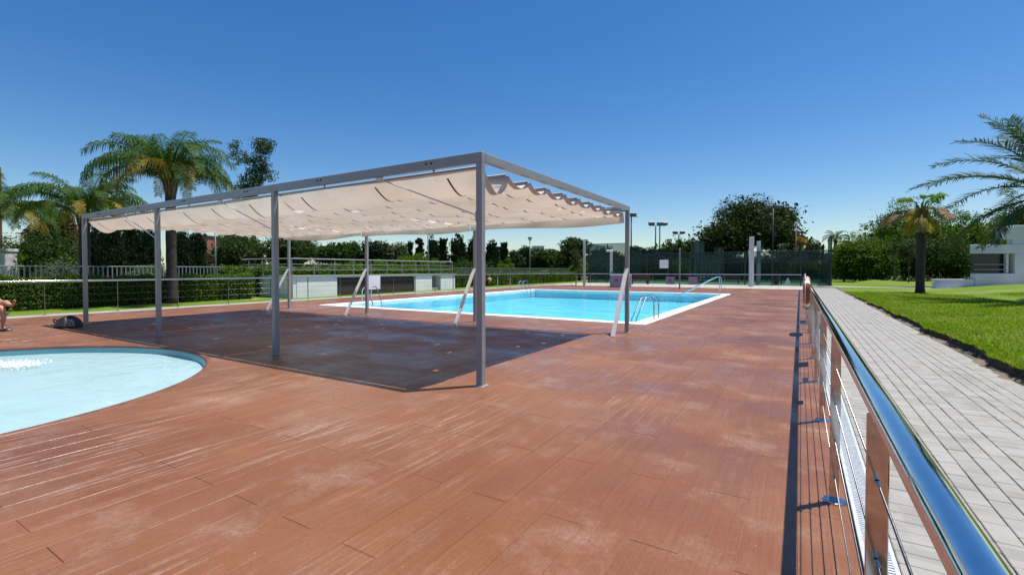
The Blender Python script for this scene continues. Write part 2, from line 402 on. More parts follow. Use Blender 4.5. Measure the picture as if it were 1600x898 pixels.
# ---- paddling pool
kp = thing('paddling_pool', 'round shallow pale paddling pool with brown rim', 'pool', (KX, KY, 0))
n = 128; ang = [2*math.pi*k/n for k in range(n)]
def lathe(prof, mat, name, par, smooth=True):
    m = MB(); v = []; f = []
    for r, z in prof: v += [(r*math.cos(a), r*math.sin(a), z) for a in ang]
    for q in range(len(prof)-1):
        for k in range(n): f.append((q*n+k, q*n+(k+1)%n, (q+1)*n+(k+1)%n, (q+1)*n+k))
    m.add(v, f); return m.build(name, mat, par, smooth)
lathe([(KR+.055,-.012),(KR+.045,.003),(KR+.02,.014),(KR-.01,.013),(KR-.03,.004),(KR-.035,-.015),(KR-.03,-.03)], M['lip'], 'rim', kp)
lathe([(KR-.032,-.026),(KR-.04,-.115)], M['kside'], 'side', kp)
kd = MB(); kd.add([((KR-.04)*math.cos(a), (KR-.04)*math.sin(a), -.115) for a in ang], [tuple(range(n))]); kd.build('floor', M['ktile'], kp)
kd = MB(); kd.add([((KR-.033)*math.cos(a), (KR-.033)*math.sin(a), -.06) for a in ang], [tuple(range(n))]); kd.build('water', M['kwater'], kp)

# sun glints on the paddling pool water, built as tiny white domes
m = MB()
for k in range(900):
    u = rng.normal()*.55; v_ = rng.normal()*.22
    if abs(u) > 1.0 or abs(v_) > .6: continue
    cx_, cy_ = -10.55+u*.55-v_*.5, 2.05+u*.45+v_*.6; rr_b = random.uniform(.004, .015); hgt = rr_b*.45
    if (cx_-KX)**2+(cy_-KY)**2 > (KR-.1)**2: continue
    ring = [(cx_+rr_b*q*math.cos(a), cy_+rr_b*q*math.sin(a), -.0595+z_) for q, z_ in ((1,0),(.7,hgt*.7)) for a in [j*math.pi/3 for j in range(6)]] + [(cx_,cy_,-.0595+hgt)]
    m.add(ring, [(j,(j+1)%6,6+(j+1)%6,6+j) for j in range(6)] + [(6+j,6+(j+1)%6,12) for j in range(6)])
tag(m.build('water_glints', M['coping'], None, True), 'white specks painting sun glints on the paddling pool water', None, kind='stuff')
# ---- drain grate along the deck edge
gr = thing('drain_grate', 'narrow pale slotted drain grate between deck and brick path', 'drain', (.27, -9, 0))
GX0, GX1 = .272, .412
m = MB(); m.bbox((GX0,-9,-.06),(GX0+.022,38.5,-.001),.003); m.bbox((GX1-.022,-9,-.06),(GX1,38.5,-.001),.003); under(m, 'frame', M['grate'], gr)
m = MB(); y = .8
while y < 22: m.box((GX0+.022,y,-.03),(GX1-.022,y+.014,-.004)); y += .024
m.box((GX0+.022,22,-.03),(GX1-.022,38.5,-.004))
tag(under(m, 'slot_bars', M['grate'], gr), kind='stuff')
under(MB().add([(GX0,-9,-.055),(GX1,-9,-.055),(GX1,38.5,-.055),(GX0,38.5,-.055)], [(0,1,2,3)]), 'channel', M['soil'], gr)
# ---- brick path
path = thing('path', 'pale brick garden path between railing and lawn', 'path'); path['kind'] = 'structure'; del path['category']
MB().add([(GX1,-9,-.012),(2.42,-9,-.012),(2.42,44.0,-.012),(GX1,44.0,-.012)], [(0,1,2,3)]).build('joint_bed', M['mortar'], path)
bl = []
y = .36
while y < 43.8: bl.append((.416, .626, y, y+.1175)); y += .12
cxs = .63; i = 0
for wdt in [.24, .12, .12, .12, .12]*3:
    if cxs > 2.3: break
    ly = .12 if wdt > .2 else .24
    y = .36 + (ly/2 if i % 2 else 0)
    while y < 43.8: bl.append((cxs+.003, cxs+wdt-.003, y, y+ly-.0025)); y += ly
    cxs += wdt; i += 1
bl.sort(key=shown); cnt = 0; rest = MB(); bmesh_ = {}
for xa, xb, ya, yb in bl:
    k = (round(xb-xa, 3), round(yb-ya, 3))
    t = Matrix.Rotation(random.uniform(-.006,.006), 4, 'Y')
    dzb = random.uniform(-.0025, .0015)
    if cnt < 300:
        if k not in bmesh_:
            q = MB().bbox((0,0,-.03),(xb-xa,yb-ya,0),.004); me = bpy.data.meshes.new('brick'); me.from_pydata(q.v, [], q.f); me.update(); me.materials.append(M['brick']); bmesh_[k] = me
        o = bpy.data.objects.new('brick', bmesh_[k]); col.objects.link(o); o.parent = path
        o.location = (xa, ya, dzb); o.rotation_euler = (random.uniform(-.004,.004), random.uniform(-.006,.006), random.uniform(-.006,.006)); cnt += 1
    else: rest.bbox((xa,ya,-.03),(xb,yb,dzb),.004)
tag(rest.build('far_bricks', M['brick'], path), kind='stuff')
# ---- lawn on the right, a step above the path, rising to the right
def lawn_z(x, y):
    k = 0.03 + .14*min(1, max(0, (44-y)/36)) + .085*max(0, x-8)
    return min(k, .95) + .025*math.sin(x*.9+y*.35) * min(1, max(0, (x-2.5)))
def edge_x(y): return 2.42 + .05*math.sin(y*1.3) + .03*math.sin(y*3.1+1) + .022*math.sin(y*7.9) + .014*math.sin(y*17.3+2*math.sin(y))
m = MB(); ys = [(-9 + .125*k) for k in range(int((44.6+9)/.125)+1)]; xsL = [0, .06, .15, .35, .7, 1.2, 2, 3, 4.5, 6.5, 9, 12, 16, 21, 28, 40, 60]
for y in ys:
    e = edge_x(y)
    for d in xsL: m.v.append((e+d, y, lawn_z(e+d, y) - (.025 if d == 0 else 0) + random.uniform(-.006,.006)))
nx = len(xsL)
for a in range(len(ys)-1):
    for b in range(nx-1): m.f.append((a*nx+b, a*nx+b+1, (a+1)*nx+b+1, (a+1)*nx+b))
lawn = m.build('lawn', M['lawn'], None, True); tag(lawn, kind='structure')
m = MB(); soil_rows = [(.0, .075), (-.03, .09), (-.015, .03), (-.06, -.03)]
ys2 = [(-9 + .06*k) for k in range(int((44.6+9)/.06)+1)]
for y in ys2:
    e = edge_x(y); top = lawn_z(e, y) - .02
    for k, (d, z) in enumerate(soil_rows): m.v.append((e+d+.012*math.sin(y*21+k*2)+.010*math.sin(y*47+k)+random.uniform(-.006,.006)+.01, y, (top if k == 0 else min(z, top-.02*k)+.008*math.sin(y*33+k)+random.uniform(-.004,.004))))
for a in range(len(ys2)-1):
    for b in range(3): m.f.append((a*4+b, a*4+b+1, (a+1)*4+b+1, (a+1)*4+b))
tag(m.build('soil_edge', M['soil'], None, True), kind='structure')
m = MB()     # dry earth crumbling onto the path
for y in ys2:
    e = edge_x(y); wd = .09 + .05*math.sin(y*2.1+.5) + .05*math.sin(y*5.3) + random.uniform(-.03,.03)
    for k in range(4): m.v.append((e-.005-max(.02,wd)*k/3, y, .03*(1-k/3) - .0045*(k==3) + random.uniform(0,.006)*(k<3)))
for a in range(len(ys2)-1):
    for b in range(3): m.f.append((a*4+b, a*4+b+1, (a+1)*4+b+1, (a+1)*4+b))
tag(m.build('loose_earth', M['sand'], None, True), kind='stuff')
def blades(n, xr, yr, hz, name, label, dens=None):
    x = xr[0] + (xr[1]-xr[0])*rng.random(n)**1.4; y = yr[0] + (yr[1]-yr[0])*rng.random(n)**1.3
    zf = np.array([lawn_z(a, b) for a, b in zip(x, y)]) if name == 'lawn_grass' else np.full(n, -.03)
    ok = np.array([a > edge_x(b)-.01 for a, b in zip(x, y)]) if name == 'lawn_grass' else np.ones(n, bool)
    x, y, zf = x[ok], y[ok], zf[ok]
    ey = 5 + 28*rng.random(16000)**1.2; ex = np.array([edge_x(q) for q in ey]) + .10*rng.random(16000)**1.5 - .012
    x, y = np.r_[x, ex], np.r_[y, ey]; zf = np.r_[zf, [lawn_z(a, b)-.012 for a, b in zip(ex, ey)]]; n = len(x)
    th = rng.random(n)*2*np.pi; wd = .004 + .004*rng.random(n) + .0005*y; h = hz*(.5+rng.random(n)); lean = .6*h[:, None]*rng.normal(size=(n, 2))
    V = np.zeros((n, 3, 3)); dx, dy = np.cos(th)*wd, np.sin(th)*wd
    V[:,0] = np.c_[x-dx, y-dy, zf-.01]; V[:,1] = np.c_[x+dx, y+dy, zf-.01]; V[:,2] = np.c_[x+lean[:,0], y+lean[:,1], zf+h]
    tag(link(name, npmesh(name, V, 3), M['blade']), label, None, kind='stuff')
blades(150000, (2.4, 16), (5.5, 34), .042, 'lawn_grass', 'short mown grass blades of the right lawn')
# ---- kerb, verge and pavement
tag(MB().bbox((-19.85,-9,-.2),(-19.27,38.53,.02),.012).build('kerb', M['concrete']), kind='structure')
tag(MB().bbox((-19.85,38.53,-.2),(GX1,46.6,.012),.012).build('pavement', M['concrete']), kind='structure')
m = MB()
for k in range(25):
    a = k/24; y = 44.7+2.2*a+.8*math.sin(a*3); xx = .3+26*a
    m.v += [(xx, y, .03+.03*max(0,xx-9)), (xx, y+2.2, .03+.03*max(0,xx-9))]
for k in range(24): m.f.append((2*k, 2*k+2, 2*k+3, 2*k+1))
tag(m.build('garden_path', M['concrete']), kind='structure')
tag(MB().add([(-60,-9,-.012),(-19.86,-9,-.012),(-19.86,60,-.012),(-60,60,-.012)], [(0,1,2,3)]).build('verge', M['lawn']), kind='structure')
m = MB()
for k in range(21):
    for q in range(9): m.v.append((2.4+1.6*k, 47.2+3*q, .02+.02*k + .55*math.exp(-((2.4+1.6*k-6)**2/4+(47.2+3*q-52)**2/6))))
for k in range(20):
    for q in range(8): m.f.append((k*9+q, (k+1)*9+q, (k+1)*9+q+1, k*9+q+1))
tag(m.build('back_lawn', M['lawn'], None, True), kind='structure')
tag(MB().add([(-19.6,46.62,.004),(2.3,46.62,.004),(2.3,68,.004),(-19.6,68,.004)], [(0,1,2,3)]).build('court_turf', M['turf']), kind='structure')

# ================================================================= PERGOLA
XP = [-3.28, -7.43, -11.6, -15.6]; YP = [4.67, 10.32]; HT = 2.8
pg = thing('pergola', 'grey metal pergola on eight posts with cream shade cloth', 'pergola', (XP[0], YP[0], 0))
def pp(m, name, mat, smooth=False, par=None):
    o = m.build(name, mat, par or pg, smooth)
    if par is None: o.matrix_parent_inverse = Matrix.Translation(pg.location).inverted()
    return o
for yi, y in enumerate(YP):
    for x in XP:
        hw = .042
        pp(MB().bbox((x-hw,y-hw,0),(x+hw,y+hw,HT-.118),.006), 'post', M['alu'])
        pp(MB().bbox((x-.075,y-.075,0),(x+.075,y+.075,.008),.003), 'foot_plate', M['alu'])
    for k in range(3):
        pp(MB().bbox((XP[k+1]+(.0 if k<2 else -.043),y-.04,HT-.118),(XP[k]-.001+(.043 if k==0 else 0),y+.04,HT),.005), 'long_beam', M['alu'])
for x in (XP[0], XP[3]): pp(MB().bbox((x-.04,YP[0]+.042,HT-.105),(x+.04,YP[1]-.042,HT-.002),.005), 'side_beam', M['alu'])
for x in XP:     # raking boards at the back row
    a = Vector((x+.0, YP[1]-.045, 1.42)); b = Vector((x-.04, YP[1]-.82, 0))
    t = (b-a).normalized(); s = Vector((1,0,0)); nrm = t.cross(s).normalized(); q = MB()
    v = [p + s*i*.042 + nrm*j*.02 for p in (a, b) for i, j in ((-1,-1),(1,-1),(1,1),(-1,1))]
    q.add(v, [(0,1,2,3),(7,6,5,4),(0,4,5,1),(1,5,6,2),(2,6,7,3),(3,7,4,0)]); pp(q, 'raking_stay', M['pale'])
RODS = [4.742 + .59*k for k in range(10)]; ZR = 2.648
for y in RODS:
    pp(MB().tube([(XP[3]+.08,y,ZR),(XP[0]-.07,y,ZR)], .018, 8), 'canopy_rod', M['alu'], True)
for k in range(3):
    xa, xb = XP[k+1]+.008, XP[k]-.008
    nxx, seg = 56, 12; rows = []
    yl = []
    for s in range(9):
        for q in range(seg): yl.append((s, q/seg, RODS[s]+.59*q/seg))
    yl.append((9, 0, RODS[9]))
    V = []; ph = rng.random(20)*6
    for s, t, y in yl:
        sag = (.118 + .11*(s == 0) + .014*math.sin(ph[s]))
        prof = (4*t*(1-t))**.8 * (1 + (.9 if s == 0 else .5)*(t-.5))
        for i in range(nxx+1):
            u = i/nxx; x = xa + (xb-xa)*u
            z = ZR-.02 - sag*prof*(1+.10*math.sin(u*9+ph[s])+.05*math.sin(u*23+ph[s+5])) + .006*math.sin(u*41+s+t*4)*prof
            V.append((x, y + .012*math.sin(u*7+ph[s]), z))
    nb = len(yl)
    for q in range(1, 7):     # valance hanging at the back
        for i in range(nxx+1):
            u = i/nxx; x = xa + (xb-xa)*u; hh = .21+.03*math.sin(u*math.pi*2+ph[3])+.035*math.sin(u*math.pi)
            V.append((x, RODS[9] + .05*math.sin(q/6*2.2) + .012*math.sin(u*17+q*.5), ZR-.02 - hh*q/6))
    Fc = []
    holes = set()
    for s in range(1, 9):
        for h in range(5):
            if random.random() < .28: holes.add((s*seg + 6, int((h+.5+random.uniform(-.2,.2))*nxx/5)))
    for a in range(nb+5):
        for i in range(nxx):
            if (a, i) in holes or (a-1, i) in holes: continue
            Fc.append((a*(nxx+1)+i, a*(nxx+1)+i+1, (a+1)*(nxx+1)+i+1, (a+1)*(nxx+1)+i))
    pp(MB().add(V, Fc), 'shade_cloth', M['cloth'], True)
    # dark strips along the underside of the folds
    for s in range(0, 9):
        for h in range(5 if s else 3):
            i = int((h+.5+random.uniform(-.25,.25))*nxx/(5 if s else 3)); i = max(1, min(nxx-1, i))
            r0, r1 = (1, 9) if s == 0 else (s*seg+4, s*seg+9)
            q = MB(); pr = []
            for a in range(r0, r1+1):
                p = Vector(V[a*(nxx+1)+i]); pr += [p+Vector((-.016,0,-.006)), p+Vector((.016,0,-.006))]
            q.add(pr, [(2*j, 2*j+1, 2*j+3, 2*j+2) for j in range(r1-r0)]); pp(q, 'fold_strip', M['dark'])
    # pull cord from beam to post, with pulley and cleat
    xm = XP[k]-1.72
    pp(MB().tube([(xm, YP[0]+.02, 2.65), (XP[k]-.05, YP[0]+.0, 2.05)], .009, 6), 'pull_cord', M['pale'], True)
    pp(MB().bbox((xm-.07, YP[0]-.0, 2.635), (xm+.05, YP[0]+.045, 2.678), .006), 'pulley', M['pale'])
    pp(MB().bbox((XP[k]-.066, YP[0]-.03, 1.98), (XP[k]-.0425, YP[0]+.03, 2.10), .004), 'cleat', M['pale'])
    for xb_ in (XP[k]-.82, XP[k]-3.0):
        for dx in (0, .085): pp(MB().tube([(xb_+dx, YP[0]-.05, 2.745), (xb_+dx, YP[0]-.038, 2.745)], .013, 8), 'bolt', M['black'])
        pp(MB().box((xb_+.03, YP[0]+.14, ZR+.0), (xb_+.05, YP[0]+.155, 2.66)).tube([(xb_+.04, YP[0]+.045, 2.70), (xb_+.04, RODS[0], ZR+.01)], .011, 6), 'rod_hanger', M['black'])

# ================================================================= RAILINGS
def railing(name, label, p0, p1, posts, group='cable railings around the deck', disc=True, big=True):
    p0, p1 = Vector(p0), Vector(p1); L_ = (p1-p0).length; t = (p1-p0).normalized(); rz = math.atan2(t.y, t.x)
    th = thing(name, label, 'railing', p0, rz, group)
    MB().tube([(0,0,1.03),(L_*.33,0,1.03),(L_*.66,0,1.03),(L_,0,1.03)], .031, 28).build('handrail', M['steel'], th, 'auto')
    pq = MB().bbox((-.006,-.026,0),(.006,.026,.998),.0025); pme = bpy.data.meshes.new('post'); pme.from_pydata(pq.v, [], pq.f); pme.materials.append(M['satin'])
    bq = MB().disc((0,0,0), .062, .012, 24); bme = bpy.data.meshes.new('base_disc'); bme.from_pydata(bq.v, [], bq.f); bme.materials.append(M['steel'])
    sq = MB().tube([(0,0,.98),(0,0,1.003)], .011, 10); sme = bpy.data.meshes.new('saddle'); sme.from_pydata(sq.v, [], sq.f); sme.materials.append(M['satin'])
    cq = MB()
    for z in (.15,.37,.59,.81): cq.tube([(-.05,0,z),(-.012,0,z)], .0062, 8).tube([(.012,0,z),(.05,0,z)], .0062, 8)
    cme = bpy.data.meshes.new('cable_fitting'); cme.from_pydata(cq.v, [], cq.f); cme.materials.append(M['steel'])
    for s in posts:
        o = bpy.data.objects.new('post', pme); col.objects.link(o); o.parent = th; o.location = (s,0,0)
        for nm, me in (('base_disc', bme), ('saddle', sme), ('cable_fitting', cme)):
            if not big and nm == 'cable_fitting': continue
            c_ = bpy.data.objects.new(nm, me); col.objects.link(c_); c_.parent = o
    for z in (.15,.37,.59,.81): MB().tube([(0,0,z),(L_,0,z)], .0032, 6).build('cable', M['cable'], th, True)
    return th
railing('cable_railing', 'polished steel cable railing in the foreground beside the brick path', (.19,-2.0,0), (.19,38.4,0), [2.0+3.44+1.79*k for k in range(-3, 20) if 0 < 5.44+1.79*k < 40.3])
railing('cable_railing', 'steel cable railing along the left deck edge before the hedge', (-19.45,-6,.02), (-19.45,38.6,.02), [6+4.86+1.79*k for k in range(-5, 19) if 0 < 10.86+1.79*k < 44.6], big=False)
railing('cable_railing', 'steel cable railing across the far deck edge before the courts', (-19.35,38.75,.012), (.1,38.75,.012), [.2+1.79*k for k in range(0, 11)], big=False)
# signs hung on the foreground railing, edge on to the camera
def plate(y, z, wy, hz, label, x=.172):
    t = thing('notice_board', label, 'sign', (x, y, z), 0, 'notice plates on the railing')
    MB().bbox((-.004,-wy/2,0),(.004,wy/2,hz),.002).build('board', M['whitep'], t)
    for s in (-1, 1): MB().box((.004,s*wy*.35-.012,hz*.5-.008),(.022,s*wy*.35+.012,hz*.5+.008)).build('clip', M['satin'], t)
plate(14.95, .12, 1.05, .62, 'long notice board on the foreground railing just beyond the life ring')
plate(8.32, .26, .42, .56, 'notice board on the foreground railing nearest before the life ring')
plate(7.18, .34, .28, .26, 'small square plate low on the foreground railing')
plate(6.0, .62, .17, .34, 'small upright plate high on the foreground railing, closest to the camera')
# life ring
lr = thing('life_ring', 'faded red life ring with white rope hung on the foreground railing', 'life ring', (.125, 12.1, .53))
def torus(R0, r, a0, a1, n=20, k=14):
    return MB().tube([(0, R0*math.cos(a0+(a1-a0)*i/n), .36+R0*math.sin(a0+(a1-a0)*i/n)) for i in range(n+1)], r, k)
for q in range(4):
    a = math.pi/4 + q*math.pi/2
    torus(.30, .062, a+.12, a+math.pi/2-.12).build('segment', M['pink'] if q == 0 else M['orange'], lr, 'auto')
    torus(.30, .064, a-.12, a+.12, 6).build('band', M['whitep'], lr, 'auto')
for q in range(4):
    a = math.pi/4 + q*math.pi/2
    MB().tube([(-.03, (.37+.045*math.sin(math.pi*i/8))*math.cos(a+i/8*math.pi/2), .36+(.37+.045*math.sin(math.pi*i/8))*math.sin(a+i/8*math.pi/2)) for i in range(9)], .007, 6).build('rope', M['rope'], lr, True)
MB().box((.03,-.02,.62),(.068,.02,.66)).build('hook', M['satin'], lr)

# ================================================================= POOL LADDERS
def arc_pts(c, r, a0, a1, n, f): return [f(c[0]+r*math.cos(a0+(a1-a0)*k/n), c[1]+r*math.sin(a0+(a1-a0)*k/n)) for k in range(n+1)]
def ladder(loc, rz, label):
    "grab rails arch from the edge (local x = 0) over the water (local +x)"
    t = thing('pool_ladder', label, 'ladder', loc, rz, 'steel pool ladders')
    for s in (-.25, .25):
        pts = [(0,s,.02),(0,s,.42)] + [(.22-.22*math.cos(math.pi*.72*k/10), s, .42+.24*math.sin(math.pi*.72*k/10)) for k in range(1, 11)] + [(.62,s,.0),(.66,s,-.2),(.66,s,-.48)]
        MB().tube(pts, .021, 12).build('grab_rail', M['steel'], t, 'auto')
        MB().disc((0,s,.022), .05, .015, 16).build('flange', M['steel'], t)
    for z in (-.22,-.42): MB().bbox((.62,-.24,z),(.71,.24,z+.03),.004).build('rung', M['satin'], t)
ladder((PX1-.12, 13.45, 0), math.pi, 'steel pool ladder at the near right pool corner by the pergola post')
ladder((PX0+.12, 14.2, 0), 0, 'steel pool ladder on the left pool side seen behind the raking stay')
ladder((PX0+.12, 27.4, 0), 0, 'steel pool ladder at the far left pool corner')
hr = thing('pool_handrail', 'sloping steel handrail descending into the far right pool corner', 'handrail', (-3.9, 28.7, 0))
for q, s in enumerate((0, .75)):
    MB().tube([(.1,-s*.9+.35,.02),(.1,-s*.9+.35,.9),(.06,-s*.9+.35,.98),(-.05,-s*.9+.35,1.0),(-.25,-s*.9+.35,.92),(-2.1,-s*.9+.35,-.1),(-2.3,-s*.9+.35,-.3)][: (7 if q == 0 else 7)], .025, 12).build('rail', M['steel'], hr, 'auto')

# ================================================================= PLANTS
def leaf_quads(C, s, aspect=.5, updir=None, up=.0):
    n = len(C); d = rng.normal(size=(n, 3)); 
    if updir is not None: d = d*(1-up) + np.array(updir)*up*1.6
    d /= np.linalg.norm(d, axis=1)[:, None]; e = rng.normal(size=(n, 3)); e -= d*(e*d).sum(1)[:, None]; e /= np.linalg.norm(e, axis=1)[:, None]
    s = s*(.6+.8*rng.random(n))[:, None]; V = np.zeros((n, 4, 3))
    V[:,0] = C - d*s*.5; V[:,1] = C + e*s*aspect*.5; V[:,2] = C + d*s*.5; V[:,3] = C - e*s*aspect*.5
    return V
def cloud(blobs, n, clump, shell=.55):
    "points in clumps through the volume of ellipsoids"
    B_ = np.array(blobs, float); wgt = (B_[:,3]*B_[:,4]*B_[:,5])**.67; wgt /= wgt.sum()
    nc = max(6, int(n/ (45))); bi = rng.choice(len(B_), nc, p=wgt)
    d = rng.normal(size=(nc, 3)); d /= np.linalg.norm(d, axis=1)[:, None]
    r = shell + (1-shell)*rng.random(nc)**.6; r *= .82 + .3*rng.random(nc)
    cc = B_[bi,:3] + d*r[:, None]*B_[bi,3:]
    ci = rng.integers(0, nc, n); sc = clump*(.6+.8*rng.random(nc))
    return cc[ci] + np.clip(rng.normal(size=(n, 3)), -1.4, 1.4)*sc[ci][:, None]*np.array([1,1,.75])
def trunk_mb(h, r0, r1, lean=0, limbs=4, spread=1.0, n=10):
    m = MB(); p = [Vector((lean*(k/6)**2+random.uniform(-.03,.03)*h*.2, random.uniform(-.03,.03)*h*.2, h*k/6)) for k in range(7)]; p[0] = Vector((0,0,-.1))
    m.tube(p, [r0*(1.25 if k == 0 else 1)*(1-k/6)+r1*k/6 for k in range(7)], n)
    for q in range(limbs):
        k = random.randint(3, 5); a = q*2.4+random.random(); e = p[k] + Vector((math.cos(a)*spread, math.sin(a)*spread, h*.35))
        m.tube([p[k], p[k].lerp(e, .5)+Vector((0,0,-.05*h)), e], [r0*.4, r0*.28, r0*.1], 6)
    return m
def tree(name, label, px, d, half, top, bot, leaf, kind='round', n=5000, size=.22, trunk_r=.14, group=None, cat='tree', z0=-.03, clump=None):
    "crown centred on photo column px, half-width in photo px, from photo row top to row bot, at distance d"
    p = P(px, d, z0); r = half*d/F; zt, zb = Z(top, d)-z0, max(.05, Z(bot, d)-z0); h = zt-zb
    t = thing(name, label, cat, p, random.random()*6, group)
    if kind == 'round':
        bl_ = [(0,0,zb+h*.5,r*.8,r*.8,h*.47)] + [(r*.58*math.cos(a), r*.58*math.sin(a), zb+h*random.uniform(.25,.72), r*.46, r*.46, h*.3) for a in [k*1.05+random.random() for k in range(6)]]
    elif kind == 'cone':
        bl_ = [(0,0,zb+h*q, r*(1.08-q)**.7, r*(1.08-q)**.7, h*.2) for q in (.08,.18,.28,.38,.48,.58,.68,.78,.86)]
    elif kind == 'flame':
        bl_ = [(0,0,zb+h*.4,r*.9,r*.9,h*.42),(0,0,zb+h*.7,r*.55,r*.55,h*.3)]
    elif kind == 'pine':
        bl_ = [(0,0,zb+h*.62,r*.62,r*.62,h*.36)] + [(r*random.uniform(.5,.66)*math.cos(a), r*random.uniform(.5,.66)*math.sin(a), zb+h*random.uniform(.22,.70), r*random.uniform(.26,.42), r*.34, h*random.uniform(.16,.26)) for a in [k*.7+random.random()*.4 for k in range(9)]]
    elif kind == 'wispy':
        bl_ = [(random.uniform(-.5,.5)*r, random.uniform(-.5,.5)*r, zb+h*q, r*.42, r*.42, h*.13) for q in (.1,.22,.35,.45,.6,.7,.82,.92)]
    elif kind == 'bush':
        bl_ = [(0,0,h*.42,r*.85,r*.85,h*.55)] + [(r*.55*math.cos(a), r*.55*math.sin(a), h*random.uniform(.3,.55), r*.45, r*.45, h*.4) for a in [k*1.25 for k in range(5)]]
    elif kind == 'reed':
        bl_ = [(random.uniform(-.8,.8)*r, random.uniform(-.5,.5)*r, h*.45, r*.3, r*.3, h*.5) for q in range(9)]
    size = max(.08, 2.5*d/F) if kind not in ('reed',) else size*.8; n = int(n*2.3); C = cloud(bl_, n, clump or max(.14, min(.5, .10*r)), .35 if kind in ('wispy','reed') else .5)
    inner = [(b_[0],b_[1],b_[2],b_[3]*.62,b_[4]*.62,b_[5]*.62) for b_ in bl_]
    C = C[C[:,2] > .02]
    C[:,2] = np.minimum(C[:,2], zt)
    ud, up = ((0,0,1), .75) if kind in ('reed','cone','flame') else (None, 0)
    V = leaf_quads(C, size, .28 if kind == 'reed' else .42 if kind in ('cone','flame','pine') else .55, ud, up)
    if kind not in ('wispy','reed') and n > 1200:
        Ci = cloud(inner, n//3, max(.2, .16*r), .15); Ci = Ci[Ci[:,2] > .02]; V = np.concatenate([V, leaf_quads(Ci, size*2.2, .6, ud, up)])
    link('crown', npmesh('crown', V, 4), leaf, t)
    if kind in ('bush','reed'):
        m = MB()
        for q in range(5): a = q*1.26; m.tube([(0.05*math.cos(a),.05*math.sin(a),-.05),(r*.3*math.cos(a),r*.3*math.sin(a),h*.5)], [.03,.012], 5)
        m.build('stem', M['bark'], t)
    else:
        trunk_mb(zb+h*(.55 if kind != 'cone' else .85), trunk_r, trunk_r*.35, 0, 0 if kind in ('cone','flame') else 5, r*.5).build('trunk', M['bark'], t, True)
    return t
def frond_mesh(L_, e0, droop, npair, ll, hang, wdt=.035, fwdl=.55, seed=0, start=.2):
    rr = random.Random(seed); pts = [Vector((0,0,0))]; ns = 24
    for k in range(ns):
        e = e0 - droop*((k+.5)/ns)**1.3; pts.append(pts[-1] + Vector((math.cos(e),0,math.sin(e)))*(L_/ns))
    m = MB().tube(pts[::2], [.03*(1-k/13)+.006 for k in range(13)], 5)
    for k in range(npair):
        t = start + (1-start)*k/(npair-1); q = t*ns; i = min(ns-1, int(q)); p = pts[i].lerp(pts[i+1], q-i); tg = (pts[i+1]-pts[i]).normalized()
        up = Vector((0,1,0)).cross(tg)*-1
        l = ll*(.45+.55*math.sin(math.pi*min(1,(t-start)/(1-start)*.85+.12)))*rr.uniform(.8,1.15)
        for s in (-1, 1):
            d = (Vector((0,s,0))*rr.uniform(.65,1) + tg*fwdl + up*rr.uniform(-.25,.5)*(1-hang*.6)).normalized()
            a = p; b = p + d*l*.5; c_ = b + (d*(1-hang) + Vector((0,0,-1))*hang*1.1).normalized()*l*.5
            wv = tg*wdt*.5
            m.add([a-wv*.5, a+wv*.5, b+wv, b-wv, c_+wv*.15, c_-wv*.15], [(0,1,2,3),(3,2,4,5)])
    me = bpy.data.meshes.new('frond'); me.from_pydata([tuple(v) for v in m.v], [], m.f); me.update(); return me
def palm(label, p, trunk_h, tr, fr, nfr, scale=1.0, group=None, leaf=None, straw=None, skirt=0.0, name='palm_tree', lean=(0,0), seed=1):
    rr = random.Random(seed); t = thing(name, label, 'palm', p, 0, group)
    pts = [(lean[0]*(k/12)**1.5, lean[1]*(k/12)**1.5, -.1+ (trunk_h+.1)*k/12) for k in range(13)]
    MB().tube(pts, [tr*(1.25 if k == 0 else 1.0 + .06*(k % 2)) for k in range(13)], 14).build('trunk', M['palmbark'], t, True)
    top = Vector(pts[-1]); m = MB()
    for k in range(16):
        a = k*2.4; m.tube([top+Vector((math.cos(a)*tr*.7, math.sin(a)*tr*.7, -.5+.03*k)), top+Vector((math.cos(a)*tr*1.5, math.sin(a)*tr*1.5, .12+.03*k))], [.075*scale, .025], 5)
    m.build('crown_shaft', M['boot'], t)
    for k in range(nfr):
        a = k*2.39996 + rr.uniform(-.2,.2); f = k/(nfr-1)
        me = fr[min(len(fr)-1, int(f*len(fr)))]
        o = bpy.data.objects.new('frond', me); col.objects.link(o); o.parent = t
        o.location = top + Vector((math.cos(a)*tr*.5, math.sin(a)*tr*.5, .25*(1-f))); s = scale*rr.uniform(.88,1.1)
        o.rotation_euler = (rr.uniform(-.25,.25), rr.uniform(-.1,.1), a); o.scale = (s,s,s)
    return t
def setmat(me, mat): me.materials.clear(); me.materials.append(mat); return me
Q = LF['queen']
QF = [setmat(frond_mesh(3.6, R(86), R(95), 70, .75, .5, .042, seed=1), Q), setmat(frond_mesh(4.0, R(80), R(125), 74, .85, .6, .042, seed=2), Q), setmat(frond_mesh(4.1, R(72), R(138), 74, .88, .72, .042, seed=3), Q),
      setmat(frond_mesh(4.1, R(64), R(142), 74, .88, .8, .042, seed=4), Q), setmat(frond_mesh(3.9, R(56), R(138), 72, .85, .85, .042, seed=5), Q), setmat(frond_mesh(3.7, R(60), R(150), 66, .80, .92, .045, seed=6), LF['straw'])]
palm('tall queen palm with bushy crown standing behind the pergola front beam', P(268, 19.6, -.02), 4.75, .18, QF, 36, .80, 'queen palms by the hedge', seed=3)
palm('shorter queen palm right behind the leftmost front pergola post', P(133, 21.0, -.02), 3.55, .19, QF, 30, .72, 'queen palms by the hedge', seed=8)
palm('queen palm cut by the left edge of the photo', P(-12, 23.0, -.02), 3.6, .2, QF, 30, .82, 'queen palms by the hedge', seed=12)
